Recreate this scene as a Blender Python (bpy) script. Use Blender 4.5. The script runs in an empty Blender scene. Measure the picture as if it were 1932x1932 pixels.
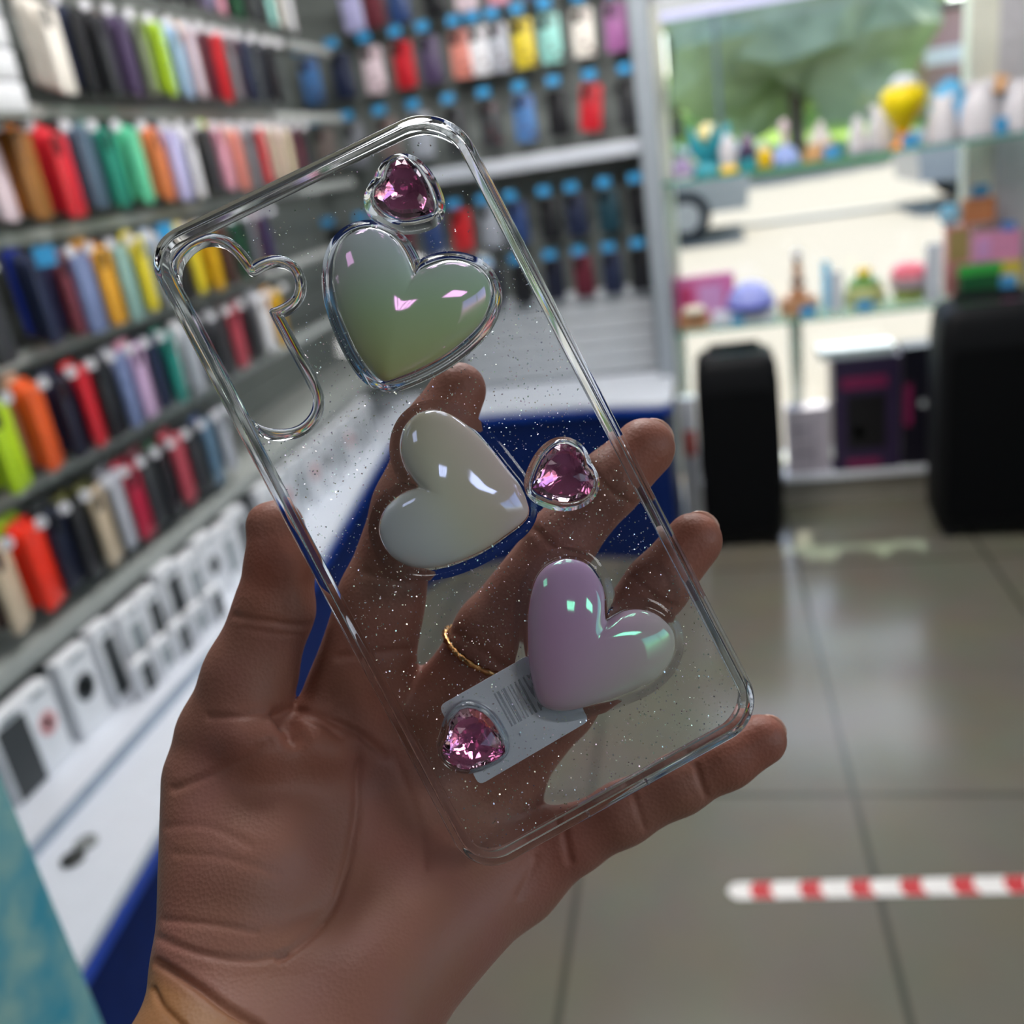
import bpy, bmesh, math, random
import numpy as np
from mathutils import Vector, Matrix
random.seed(7); rng = np.random.default_rng(7)
SC = bpy.context.scene
COL = SC.collection

# ------------------------------------------------------------------ camera
F, CX, H = 1750.0, 966.0, 1.45
def _n(v):
    v = np.array(v, float); return v/np.linalg.norm(v)
_Z = -_n((698, 4523, 1750)); _Y = _n((334, -729, 1750)); _Y = _n(_Y-_Z*(_Y@_Z)); _X = np.cross(_Y, _Z)
R = np.array([_X, _Y, _Z])                      # world = R @ (right, down, forward)
O = np.array([0, 0, H])
cd = bpy.data.cameras.new('camera'); cam = bpy.data.objects.new('camera', cd); COL.objects.link(cam)
m = np.eye(4); m[:3, 0] = R[:, 0]; m[:3, 1] = -R[:, 1]; m[:3, 2] = -R[:, 2]; m[:3, 3] = O
cam.matrix_world = Matrix(m.tolist())
cd.sensor_width = 36; cd.lens = F/1932*36; cd.clip_start = 0.01; cd.clip_end = 300
cd.dof.use_dof = True; cd.dof.focus_distance = 0.211; cd.dof.aperture_fstop = 9.5; cd.dof.aperture_blades = 0
SC.camera = cam
# ------------------------------------------------------------------ sky, sun, exposure
w = bpy.data.worlds.new('World'); SC.world = w; w.use_nodes = True
nt = w.node_tree; bg = nt.nodes['Background']
sky = nt.nodes.new('ShaderNodeTexSky'); sky.sky_type = 'NISHITA'; sky.sun_disc = False
sky.sun_elevation = math.radians(47); sky.sun_rotation = math.radians(20); sky.altitude = 100
nt.links.new(sky.outputs[0], bg.inputs[0]); bg.inputs[1].default_value = 0.54
sd = bpy.data.lights.new('sun', 'SUN'); sun = bpy.data.objects.new('sun', sd); COL.objects.link(sun)
sd.energy = 9.0; sd.angle = math.radians(0.6); sd.color = (1, .95, .86)
sun.location = (4, 14, 12)
sun.rotation_euler = Vector((-.2, -1, -1.4)).to_track_quat('-Z', 'Y').to_euler()
SC.view_settings.view_transform = 'Standard'; SC.view_settings.look = 'None'
SC.view_settings.gamma = 1; SC.view_settings.use_curve_mapping = False
SC.view_settings.exposure = 0.0
SC.cycles.max_bounces = 14; SC.cycles.transparent_max_bounces = 24; SC.cycles.transmission_bounces = 14
SC.cycles.caustics_refractive = True; SC.cycles.caustics_reflective = False
SC.cycles.sample_clamp_indirect = 6.0; SC.cycles.use_denoising = True
PANEL = 12.0                                      # radiance of the ceiling panels

# ------------------------------------------------------------------ projection helpers (measuring the photograph onto real planes)
def ray(px, py): return R@np.array([(px-CX)/F, (py-CX)/F, 1.0])
def hit(px, py, axis, val):
    r = ray(px, py); return O+(val-O[axis])/r[axis]*r
def at_x(px, py, v): return hit(px, py, 0, v)
def at_y(px, py, v): return hit(px, py, 1, v)
def at_z(px, py, v): return hit(px, py, 2, v)
def at_d(px, py, d): return O+R@(np.array([(px-CX)/F, (py-CX)/F, 1.0])*d)
def proj(p):
    c = R.T@(np.array(p, float)-O); return CX+F*c[0]/c[2], CX+F*c[1]/c[2]

# ------------------------------------------------------------------ materials
def lin(c):
    return tuple((x/12.92 if x <= .04045 else ((x+.055)/1.055)**2.4) for x in [v/255 for v in c])+(1,)
_M = {}
def mat(name, rgb, rough=.5, metal=0, noise=.08, scale=30, bump=0, spec=.5, coat=0, alpha=None):
    """plain procedural surface: colour varied a little by noise, optional bump"""
    if name in _M: return _M[name]
    M = bpy.data.materials.new(name); M.use_nodes = True; nt = M.node_tree; b = nt.nodes['Principled BSDF']
    c = lin(rgb) if max(rgb) > 1 else tuple(rgb)+(1,)
    tc = nt.nodes.new('ShaderNodeTexCoord'); nz = nt.nodes.new('ShaderNodeTexNoise'); nz.inputs['Scale'].default_value = scale
    nt.links.new(tc.outputs['Object'], nz.inputs['Vector'])
    rp = nt.nodes.new('ShaderNodeValToRGB')
    rp.color_ramp.elements[0].position = .3; rp.color_ramp.elements[1].position = .7
    rp.color_ramp.elements[0].color = tuple(x*(1-noise) for x in c[:3])+(1,)
    rp.color_ramp.elements[1].color = tuple(min(1, x*(1+noise)) for x in c[:3])+(1,)
    nt.links.new(nz.outputs['Fac'], rp.inputs['Fac']); nt.links.new(rp.outputs['Color'], b.inputs['Base Color'])
    b.inputs['Roughness'].default_value = rough; b.inputs['Metallic'].default_value = metal
    b.inputs['Specular IOR Level'].default_value = spec; b.inputs['Coat Weight'].default_value = coat
    if bump:
        bp = nt.nodes.new('ShaderNodeBump'); bp.inputs['Strength'].default_value = bump; bp.inputs['Distance'].default_value = .002
        nt.links.new(nz.outputs['Fac'], bp.inputs['Height']); nt.links.new(bp.outputs['Normal'], b.inputs['Normal'])
    _M[name] = M; return M
def emit(name, rgb, s):
    M = bpy.data.materials.new(name); M.use_nodes = True; nt = M.node_tree; nt.nodes.clear()
    e = nt.nodes.new('ShaderNodeEmission'); o = nt.nodes.new('ShaderNodeOutputMaterial')
    e.inputs[0].default_value = tuple(rgb)+(1,); e.inputs[1].default_value = s
    nt.links.new(e.outputs[0], o.inputs[0]); return M
def clear_sheet(name, tint=(1, 1, 1), ior=1.45, rough=.02, bump=0, bscale=40):
    """thin clear sheet: straight-through transmission plus Fresnel reflection"""
    M = bpy.data.materials.new(name); M.use_nodes = True; nt = M.node_tree; nt.nodes.clear()
    t = nt.nodes.new('ShaderNodeBsdfTransparent'); t.inputs[0].default_value = tuple(tint)+(1,)
    g = nt.nodes.new('ShaderNodeBsdfGlossy'); g.inputs['Roughness'].default_value = rough
    fr = nt.nodes.new('ShaderNodeFresnel'); ge = nt.nodes.new('ShaderNodeNewGeometry'); mi = nt.nodes.new('ShaderNodeMix')
    mi.inputs[2].default_value = ior; mi.inputs[3].default_value = 1/ior           # a sheet reflects alike from both of its faces
    nt.links.new(ge.outputs['Backfacing'], mi.inputs[0]); nt.links.new(mi.outputs[0], fr.inputs[0])
    mx = nt.nodes.new('ShaderNodeMixShader'); o = nt.nodes.new('ShaderNodeOutputMaterial')
    nt.links.new(fr.outputs[0], mx.inputs[0]); nt.links.new(t.outputs[0], mx.inputs[1]); nt.links.new(g.outputs[0], mx.inputs[2])
    nt.links.new(mx.outputs[0], o.inputs[0])
    if bump:
        tc = nt.nodes.new('ShaderNodeTexCoord'); nz = nt.nodes.new('ShaderNodeTexNoise'); nz.inputs['Scale'].default_value = bscale
        bp = nt.nodes.new('ShaderNodeBump'); bp.inputs['Strength'].default_value = bump; bp.inputs['Distance'].default_value = .001
        nt.links.new(tc.outputs['Object'], nz.inputs[0]); nt.links.new(nz.outputs['Fac'], bp.inputs['Height'])
        nt.links.new(bp.outputs[0], g.inputs['Normal'])
    return M
def glass(name, tint=(.97, .98, .99), ior=1.45, rough=0.0):
    M = bpy.data.materials.new(name); M.use_nodes = True; nt = M.node_tree; nt.nodes.clear()
    g = nt.nodes.new('ShaderNodeBsdfGlass'); o = nt.nodes.new('ShaderNodeOutputMaterial')
    g.inputs['Color'].default_value = tuple(tint)+(1,); g.inputs['Roughness'].default_value = rough; g.inputs['IOR'].default_value = ior
    nt.links.new(g.outputs[0], o.inputs[0]); return M

# ------------------------------------------------------------------ mesh helpers
def finish(o, smooth=True, angle=40):
    me = o.data
    me.shade_smooth()
    if smooth and angle < 180:
        try: me.set_sharp_from_angle(angle=math.radians(angle))
        except Exception: pass
    if not smooth: me.shade_flat()
def obj(name, bm, mats, parent=None, smooth=True, angle=40, fix=True):
    me = bpy.data.meshes.new(name)
    if fix: bmesh.ops.recalc_face_normals(bm, faces=bm.faces)
    bm.to_mesh(me); bm.free()
    for mm in (mats if isinstance(mats, (list, tuple)) else [mats]): me.materials.append(mm)
    o = bpy.data.objects.new(name, me); COL.objects.link(o)
    if parent: o.parent = parent
    finish(o, smooth, angle); return o
def tag(o, label, cat, group=None):
    o['label'] = label; o['category'] = cat
    if group: o['group'] = group
    return o
def struct(o): o['kind'] = 'structure'; return o
def thing(name, label, cat, loc=(0, 0, 0), rz=0, group=None):
    o = bpy.data.objects.new(name, None); COL.objects.link(o); o.empty_display_size = .02
    o.location = tuple(loc); o.rotation_euler = (0, 0, rz); return tag(o, label, cat, group)
def B(): return bmesh.new()
def box(bm, c, s, rz=0, mi=0, bev=0, seg=2, M=None):
    T = Matrix.Translation(Vector(c)) @ Matrix.Rotation(rz, 4, 'Z') @ Matrix.Diagonal((s[0], s[1], s[2], 1))
    if M is not None: T = M @ T
    r = bmesh.ops.create_cube(bm, size=1, matrix=T); vs = r['verts']
    fs = list({f for v in vs for f in v.link_faces})
    for f in fs: f.material_index = mi
    if bev:
        es = list({e for v in vs for e in v.link_edges})
        q = bmesh.ops.bevel(bm, geom=es, offset=bev, segments=seg, affect='EDGES', profile=.5)
        for f in q['faces']: f.material_index = mi
def lathe(bm, prof, c=(0, 0, 0), seg=24, mi=0, M=None, sx=1, sy=1):
    T = Matrix.Translation(Vector(c))
    if M is not None: T = M @ T
    rings = []
    for r, z in prof:
        if r < 1e-6: rings.append([bm.verts.new(T @ Vector((0, 0, z)))])
        else: rings.append([bm.verts.new(T @ Vector((r*sx*math.cos(a), r*sy*math.sin(a), z))) for a in [2*math.pi*k/seg for k in range(seg)]])
    for a, b in zip(rings, rings[1:]):
        for k in range(seg):
            k2 = (k+1) % seg
            q = [a[k % len(a)], a[k2 % len(a)], b[k2 % len(b)], b[k % len(b)]]
            u = []
            for v in q:
                if v not in u: u.append(v)
            if len(u) > 2:
                try: bm.faces.new(u).material_index = mi
                except ValueError: pass
    for rg, rev in ((rings[0], True), (rings[-1], False)):
        if len(rg) > 2:
            try: bm.faces.new(rg[::-1] if rev else rg).material_index = mi
            except ValueError: pass
def tube(bm, pts, r, seg=8, mi=0, close=False):
    pts = [Vector(p) for p in pts]; n = len(pts); rings = []
    rr = r if isinstance(r, (list, tuple)) else [r]*n
    up = Vector((0, 0, 1))
    for i, p in enumerate(pts):
        if close: t = pts[(i+1) % n]-pts[i-1]
        else: t = pts[min(i+1, n-1)]-pts[max(i-1, 0)]
        t.normalize(); a = t.cross(up)
        if a.length < 1e-3: a = t.cross(Vector((1, 0, 0)))
        a.normalize(); b = t.cross(a)
        rings.append([bm.verts.new(p+(a*math.cos(k*2*math.pi/seg)+b*math.sin(k*2*math.pi/seg))*rr[i]) for k in range(seg)])
    for i in range(n if close else n-1):
        A, Bq = rings[i], rings[(i+1) % n]
        for k in range(seg): bm.faces.new((A[k], A[(k+1) % seg], Bq[(k+1) % seg], Bq[k])).material_index = mi
    if not close:
        bm.faces.new(rings[0][::-1]).material_index = mi; bm.faces.new(rings[-1]).material_index = mi
def loft(bm, rings, close_path=False, cap=True, mi=0):
    """rings: equal-length lists of points; faces between neighbours"""
    V = [[bm.verts.new(Vector(p)) for p in rg] for rg in rings]; n = len(V[0])
    for i in range(len(V) if close_path else len(V)-1):
        a, b = V[i], V[(i+1) % len(V)]
        for k in range(n): bm.faces.new((a[k], a[(k+1) % n], b[(k+1) % n], b[k])).material_index = mi
    if cap and not close_path:
        bm.faces.new(V[0][::-1]).material_index = mi; bm.faces.new(V[-1]).material_index = mi
    return V
def rrect(w, h, r, seg=6):
    P = []
    for cx, cy, a0 in ((w/2-r, h/2-r, 0), (-w/2+r, h/2-r, 90), (-w/2+r, -h/2+r, 180), (w/2-r, -h/2+r, 270)):
        for k in range(seg+1):
            a = math.radians(a0+90*k/seg); P.append((cx+r*math.cos(a), cy+r*math.sin(a)))
    return P
def spline(P, n, alpha=1.0, close=True):
    """closed Catmull-Rom resampled to n points of equal arc length"""
    P = np.array(P, float); m_ = len(P); out = []
    for i in range(m_ if close else m_-1):
        g = (lambda j: P[j % m_]) if close else (lambda j: P[min(max(j, 0), m_-1)])
        p0, p1, p2, p3 = g(i-1), g(i), g(i+1), g(i+2)
        for t in np.linspace(0, 1, 12, endpoint=False):
            out.append(.5*((2*p1)+(-p0+p2)*t+(2*p0-5*p1+4*p2-p3)*t*t+(-p0+3*p1-3*p2+p3)*t**3))
    out = np.array(out)
    q = np.vstack([out, out[:1]]) if close else np.vstack([out, P[-1:]])
    s = np.r_[0, np.cumsum(np.linalg.norm(np.diff(q, axis=0), axis=1))]
    u = np.linspace(0, s[-1], n, endpoint=not close)
    return np.stack([np.interp(u, s, q[:, k]) for k in range(P.shape[1])], 1)
def normals2(P):
    """outward unit normals of a closed 2D polygon (any orientation)"""
    t = np.roll(P, -1, 0)-np.roll(P, 1, 0); n = np.stack([t[:, 1], -t[:, 0]], 1)
    n /= np.linalg.norm(n, axis=1)[:, None]+1e-12
    area = .5*np.sum(P[:, 0]*np.roll(P[:, 1], -1)-np.roll(P[:, 0], -1)*P[:, 1])
    return n if area > 0 else -n
# ================================================================== THE ROOM
def floor_mat():
    M = bpy.data.materials.new('beige_floor_tile'); M.use_nodes = True; nt = M.node_tree; b = nt.nodes['Principled BSDF']
    tc = nt.nodes.new('ShaderNodeTexCoord'); mp = nt.nodes.new('ShaderNodeMapping'); mp.inputs['Location'].default_value = (-.262, -1.8, 0)
    br = nt.nodes.new('ShaderNodeTexBrick'); br.offset = 0; br.squash = 1
    br.inputs['Scale'].default_value = 1; br.inputs['Brick Width'].default_value = .6; br.inputs['Row Height'].default_value = 1.2
    br.inputs['Mortar Size'].default_value = .0075; br.inputs['Mortar Smooth'].default_value = .1
    br.inputs['Color1'].default_value = lin((111, 107, 95)); br.inputs['Color2'].default_value = lin((114, 110, 98)); br.inputs['Mortar'].default_value = lin((80, 78, 69))
    nz = nt.nodes.new('ShaderNodeTexNoise'); nz.inputs['Scale'].default_value = 5
    mx = nt.nodes.new('ShaderNodeMix'); mx.data_type = 'RGBA'; mx.blend_type = 'MULTIPLY'; mx.inputs[0].default_value = .25
    nt.links.new(tc.outputs['Object'], mp.inputs[0]); nt.links.new(mp.outputs[0], br.inputs['Vector']); nt.links.new(tc.outputs['Object'], nz.inputs[0])
    nt.links.new(br.outputs['Color'], mx.inputs[6]); nt.links.new(nz.outputs['Color'], mx.inputs[7]); nt.links.new(mx.outputs[2], b.inputs['Base Color'])
    b.inputs['Roughness'].default_value = .2; return M
WHITE = mat('white_laminate', (204, 209, 218), .35, noise=.02)
GREYW = mat('grey_slatwall', (112, 117, 114), .5, noise=.06)
GREYD = mat('dim_wall_paint', (70, 70, 72), .8)
BLUE = mat('navy_blue_front', (13, 36, 92), .55, spec=.15)
BLUEE = mat('lit_blue_edging', (14, 66, 170), .3)  # edge catches light; that brightness is put into the colour
CREAM = mat('cream_window_frame', (238, 238, 222), .4, noise=.02)
STEEL = mat('brushed_steel_wire', (190, 192, 195), .3, 1)
RAIL = mat('grey_metal_rail', (128, 132, 128), .45, .2)
LGREY = mat('light_grey_panel', (186, 190, 194), .45, noise=.03)
CLEARG = clear_sheet('window_glass', (.98, 1, .99), 1.45)

def slab(name, lo, hi, M):
    b = B(); box(b, [(a+c)/2 for a, c in zip(lo, hi)], [c-a for a, c in zip(lo, hi)]); return struct(obj(name, b, M))
XL, XR, YB, YF, ZC = -1.42, 2.6, -2.6, 3.66, 2.75
slab('floor', (XL-.1, YB-.1, -.1), (XR+.1, YF+.22, 0), floor_mat())
slab('ceiling', (XL-.1, YB-.1, ZC), (XR+.1, YF+.22, ZC+.1), mat('ceiling_grey', (150, 150, 150), .8))
slab('wall_back', (XL-.1, YB-.1, 0), (XR+.1, YB, ZC), GREYD)
def slatwall(name, axis, pos, a0, a1, z0, z1, M, step=.1):
    """grooved board: horizontal planks with dark gaps"""
    b = B(); z = z0
    while z < z1-.001:
        h = min(step, z1-z)
        if axis == 0: box(b, (pos-.01, (a0+a1)/2, z+h/2-.003), (.02, a1-a0, h-.006))
        else: box(b, ((a0+a1)/2, pos+.01, z+h/2-.003), (a1-a0, .02, h-.006))
        z += h
    if axis == 0: box(b, (pos-.06, (a0+a1)/2, (z0+z1)/2), (.09, a1-a0, z1-z0))
    else: box(b, ((a0+a1)/2, pos+.06, (z0+z1)/2), (a1-a0, .09, z1-z0))
    return struct(obj(name, b, M))
slatwall('wall_left', 0, XL+.02, YB, YF, 0, ZC, GREYW)
slatwall('wall_far', 1, YF-.04, XL, -.13, 0, ZC, GREYW)
# front of the shop right of the display: header, plinth and pier round the window
slab('wall_front', (-.13, YF, 1.86), (XR+.1, YF+.2, ZC), mat('front_wall', (200, 202, 205), .6))
slab('wall_pier', (1.03, YF+.04, 0), (XR+.1, YF+.2, 1.86), mat('front_pier', (205, 203, 208), .6))
slab('trim_1', (-.168, 3.44, .58), (-.108, YF, 1.98), mat('post_grey', (150, 158, 166), .45, noise=.03))
slab('baseboard_front', (-.10, 3.57, 0), (1.03, YF+.2, .1), mat('plinth_grey', (140, 135, 125), .4))
slab('trim_2', (-.10, 3.55, .1), (1.03, YF+.2, .125), mat('white_sill', (225, 228, 235), .3))
# window 1: frame, mullion below the lower shelf, glass pane
b = B()
box(b, (-.1, YF+.06, .99), (.06, .12, 1.73)); box(b, (.985, YF+.09, .99), (.09, .09, 1.73))
box(b, (.45, YF+.06, 1.845), (1.1, .1, .03)); box(b, (.345, YF+.05, .43), (.045, .08, .61)); box(b, (.45, YF+.05, .135), (1.1, .1, .02))
w1 = struct(obj('window_1', b, CREAM)); b = B(); box(b, (.44, YF+.08, .99), (1.06, .008, 1.70)); g = obj('window_pane', b, CLEARG, w1)
# right-hand wall behind the photographer with the second shop window
def wall_open(name, x0, x1, y0, y1, z0, z1, oy0, oy1, oz0, oz1, M):
    b = B()
    for lo, hi in (((x0, y0, z0), (x1, oy0, z1)), ((x0, oy1, z0), (x1, y1, z1)), ((x0, oy0, z0), (x1, oy1, oz0)), ((x0, oy0, oz1), (x1, oy1, z1))):
        box(b, [(a+c)/2 for a, c in zip(lo, hi)], [c-a for a, c in zip(lo, hi)])
    return struct(obj(name, b, M))
wall_open('wall_right', XR, XR+.12, YB, YF, 0, ZC, -1.6, .9, .5, 2.3, GREYD)
b = B()
for y in (-1.59, -.45, .89): box(b, (XR+.06, y, 1.4), (.06, .06, 1.8))
for z in (.51, 2.29): box(b, (XR+.06, -.35, z), (.06, 2.5, .05))
w2 = struct(obj('window_2', b, CREAM)); b = B(); box(b, (XR+.06, -.35, 1.4), (.006, 2.45, 1.76)); obj('window_pane', b, CLEARG, w2)

# ------------------------------------------------------------------ lamps of the room, plus added fill lights
CASING = mat('lamp_casing', (230, 230, 230), .4)
def ceiling_light(x, y, sx, sy, label, nstrip=1, power=1.0):
    LAMP = emit('led_glow', (1, .98, .96), PANEL*power)
    t = thing('ceiling_light', label, 'lamp', (x, y, ZC))
    b = B(); box(b, (0, 0, -.02), (sx+.04, sy+.04, .038)); obj('casing', b, CASING, t)
    for k in range(nstrip):
        b = B(); ww = sx/nstrip*(.55 if nstrip > 1 else 1)
        box(b, (-sx/2+sx*(k+.5)/nstrip, 0, -.043), (ww, sy, .006)); obj('light_tube', b, LAMP, t)
ceiling_light(.2, 1.35, .5, .5, 'square ceiling light panel over the middle of the aisle')
ceiling_light(-.5, 1.8, .26, 2.0, 'long added fill light running above the left counter', 1, 1.9)  # added to brighten the left counter and the hanging cases
ceiling_light(-.05, 2.75, .6, .4, 'square ceiling light panel by the far display wall', 1, 1.9)
ceiling_light(.9, 2.6, .6, .6, 'square ceiling light panel in front of the window')
ceiling_light(.56, -1.62, .36, .42, 'louvred ceiling light of four tubes behind the photographer', 4, 1.1)
ceiling_light(1.95, -1.2, 1.0, .5, 'wide added fill light near the right-hand window behind the photographer', 1, .85)  # added fill from behind, lifts the palm and hearts
ceiling_light(-1.0, -.45, .45, .45, 'square added fill light behind the photographer on the left', 1, .3)  # added weak fill for the thumb side of the hand
t = thing('led_strip', 'pale violet LED strip glowing along the top of the window', 'lamp', (0, 0, 0), 0)
b = B(); box(b, (.43, 3.45, 1.815), (1.02, .05, .03)); obj('channel', b, LGREY, t)
b = B(); box(b, (.43, 3.44, 1.787), (1.0, .03, .024)); obj('light_tube', b, emit('violet_led', (.72, .72, 1), 1.15), t)

# ------------------------------------------------------------------ the L-shaped counter
fx = lambda y: -.81-.12*(y-.76)
arc = [(-1.068+.30*(1-math.cos(a)), 2.86+.30*math.sin(a)) for a in np.linspace(0, math.pi/2, 9)]
front = [(fx(.12), .12), (fx(1.5), 1.5)] + arc + [(-.4, 3.135), (-.16, 3.07), (-.12, 3.1)]
back = [(-.12, 3.55), (-1.39, 3.55), (-1.39, .12)]
def prism(bm, P, z0, z1, top=0, side=0, bottom=0):
    a = [bm.verts.new((x, y, z0)) for x, y in P]; c = [bm.verts.new((x, y, z1)) for x, y in P]; n = len(P)
    for k in range(n): bm.faces.new((a[k], a[(k+1) % n], c[(k+1) % n], c[k])).material_index = side
    bm.faces.new(c).material_index = top; bm.faces.new(a[::-1]).material_index = bottom
wt = thing('worktop', 'long white L-shaped shop worktop with a curved inner corner', 'counter', (-1.1, 1.8, .56))
off = lambda P, o: [(x-o[0], y-o[1]) for x, y in P]
b = B(); prism(b, off(front+back, (-1.1, 1.8)), .025, .04); obj('top_sheet', b, WHITE, wt)
b = B(); prism(b, off(front+back, (-1.1, 1.8)), 0, .0249); e = obj('edging', b, BLUEE, wt); e['label'] = 'blue edging under the white top, light painted in'
ins = lambda P, d: [(x-d, y) for x, y in P]
lf = [(fx(.14)-.02, .14), (fx(1.5)-.02, 1.5), (fx(2.6)-.02, 2.6)]
b = B(); prism(b, lf+[(-1.38, 2.6), (-1.38, .14)], 0, .559); c = obj('base_cabinet', b, BLUE); tag(c, 'dark blue base cabinet along the left display wall under white worktop', 'cabinet')
ff = [(fx(2.61)-.02, 2.61)]+[(x-.014, y+.016) for x, y in arc]+[(-.4, 3.155), (-.17, 3.10), (-.14, 3.12)]
b = B(); prism(b, ff+[(-.14, 3.54), (-1.38, 3.54), (-1.38, 2.61)], 0, .559); c = obj('base_cabinet', b, BLUE); tag(c, 'dark blue base cabinet with rounded corner below the far display wall', 'cabinet')
# white grooved lower back panel and ledge on the far display
b = B()
for k in range(6): box(b, (-.56, 3.575, .63+k*.055), (.76, .03, .048), bev=.004)
tag(obj('slat_panel', b, LGREY), 'pale grey grooved panel standing on the far worktop', 'panel')
b = B(); box(b, (-.56, 3.53, 1.41), (.78, .12, .05), bev=.004)
tag(obj('display_shelf', b, WHITE), 'white ledge between the two upper and two lower tag rows', 'shelf')
# cable grommets on the counter
def grommet(px, py, M, label):
    p = at_z(px, py, .601); b = B(); lathe(b, [(.017, 0), (.017, .004), (.013, .006), (.011, .003), (0, .003)], p, 20)
    tag(obj('cable_grommet', b, M), label, 'grommet', 'cable grommets on the white worktop')
grommet(138, 1622, mat('black_grommet', (34, 38, 36), .4), 'dark round cable grommet on the white worktop near the teal stand')
grommet(163, 1592, mat('grey_grommet', (120, 124, 124), .4), 'grey round cable grommet just beyond the dark one on the worktop')
# red and white tape on the floor
p0, p1 = at_z(1372, 1682, 0), at_z(1990, 1668, 0)
L = .75; t = thing('floor_tape', 'red and white striped marking tape stuck across the beige tiles', 'tape', (p0[0], p0[1], .0005), math.atan2(p1[1]-p0[1], p1[0]-p0[0]))
b = B(); prism(b, [(.02, -.023), (.008, -.016), (0, 0), (.008, .016), (.02, .023), (L, .023), (L, -.023)], 0, .0006); obj('backing', b, mat('tape_white', (235, 232, 228), .5), t)
redm = mat('tape_red', (196, 46, 52), .5)
for k in range(7):
    x = .058+k*.0965; b = B()
    prism(b, [(x-.008+.012*0, -.021), (x-.004, -.022), (x+.036, -.022), (x+.026, 0), (x+.036, .022), (x-.004, .022), (x-.010, .012), (x-.014, 0), (x-.010, -.012)], .0006, .0009)
    obj('stripe', b, redm, t)
# teal marbled stand in the left foreground
def teal_mat():
    M = mat('teal_marble_print', (98, 150, 152), .5, noise=.1, scale=3, spec=.2); nt = M.node_tree; b = nt.nodes['Principled BSDF']
    n = nt.nodes.new('ShaderNodeTexNoise'); n.inputs['Scale'].default_value = 20; n.inputs['Detail'].default_value = 5
    r = nt.nodes.new('ShaderNodeValToRGB'); r.color_ramp.elements[0].position = .38; r.color_ramp.elements[1].position = .62
    r.color_ramp.elements[0].color = lin((52, 134, 156)); r.color_ramp.elements[1].color = lin((128, 166, 162))
    tc = nt.nodes.new('ShaderNodeTexCoord'); nt.links.new(tc.outputs['Object'], n.inputs[0]); nt.links.new(n.outputs['Fac'], r.inputs[0]); nt.links.new(r.outputs[0], b.inputs['Base Color'])
    return M
p = at_d(100, 1690, .62)
t = thing('display_stand', 'teal marbled cardboard display stand in the left foreground', 'stand', (p[0], p[1], 0), math.radians(8))
b = B(); box(b, (-.09, -.15, .59), (.18, .3, 1.18), bev=.004); obj('body', b, teal_mat(), t)
b = B(); box(b, (-.09, -.15, .02), (.2, .32, .04), bev=.003); obj('foot', b, mat('stand_foot', (60, 110, 118), .5), t)
# ================================================================== OUTSIDE THE WINDOW
b = B(); box(b, (2, 15, -.11), (60, 22.2, .2)); struct(obj('pavement', b, mat('pale_pavement', (132, 122, 105), .8, noise=.04)))
b = B(); box(b, (2, 14.2, .0), (60, .18, .1), bev=.02); tag(obj('kerb', b, mat('kerb_stone', (165, 160, 150), .8)), 'low grey kerb running across the pale pavement outside', 'kerb')
b = B()
vs = [b.verts.new(p) for p in ((-40, 26, -.02), (60, 26, -.02), (60, 75, 5), (-40, 75, 5), (-40, 26, -1), (60, 26, -1), (60, 75, -1), (-40, 75, -1))]
for q in ((0, 1, 2, 3), (4, 7, 6, 5), (0, 4, 5, 1), (1, 5, 6, 2), (2, 6, 7, 3), (3, 7, 4, 0)): b.faces.new([vs[k] for k in q])
struct(obj('lawn', b, mat('sunlit_lawn', (128, 160, 42), .9, noise=.15, scale=2)))
# unseen slab added outside to keep most of the sun off the floor
b = B(); box(b, (1.5, 4.305, 2.45), (7, .87, .12)); struct(obj('sun_blocker', b, mat('sun_blocker_grey', (150, 150, 150), .7)))
def ground(y): return -.02 if y < 26 else -.02+(y-26)*5.02/49
def leaf_mat(name, rgb):
    M = mat(name, rgb, .8, noise=.3, scale=1.5); nt = M.node_tree; p = nt.nodes['Principled BSDF']; o = nt.nodes['Material Output']
    t = nt.nodes.new('ShaderNodeBsdfTranslucent'); t.inputs[0].default_value = lin(rgb); mx = nt.nodes.new('ShaderNodeMixShader'); mx.inputs[0].default_value = .55
    nt.links.new(p.outputs[0], mx.inputs[1]); nt.links.new(t.outputs[0], mx.inputs[2]); nt.links.new(mx.outputs[0], o.inputs[0]); return M
LEAF = [leaf_mat('leaf_a', (206, 208, 170)), leaf_mat('leaf_b', (184, 194, 166)), leaf_mat('leaf_c', (224, 226, 180))]
BARK = mat('bark', (96, 84, 74), .9)
def tree(px, y, h, wd, kind, label, conifer=False):
    p = at_y(px, 120, y); x = p[0]; g = ground(y)
    t = thing('tree', label, 'tree', (x, y, g), random.random()*6, 'trees beyond the pavement')
    b = B(); tube(b, [(0, 0, -.1), (.05, 0, h*.4), (0, .05, h*.75)], [h*.028, h*.02, h*.008], 8); obj('trunk', b, BARK, t)
    b = B()
    for k in range(22):
        if conifer:
            q = random.random(); r = (1-q)*wd*.55+.25; a = random.random()*6.28; c = (r*.7*math.cos(a), r*.7*math.sin(a), h*(.18+.8*q)); s = r*.8+.2
        else:
            a = random.random()*6.28; rr = wd*.42*random.random()**.5; c = (rr*math.cos(a), rr*math.sin(a), h*(.5+.42*random.random())); s = wd*(.16+.12*random.random())
        r0 = bmesh.ops.create_icosphere(b, subdivisions=2, radius=s, matrix=Matrix.Translation(Vector(c)))
        for v in r0['verts']: v.co += (v.co-Vector(c))*random.uniform(-.28, .28)
    obj('crown', b, LEAF[kind], t, smooth=False)
tree(1500, 29, 9, 4.2, 1, 'dark cone-shaped tree in the middle of the window view', True)
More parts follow.
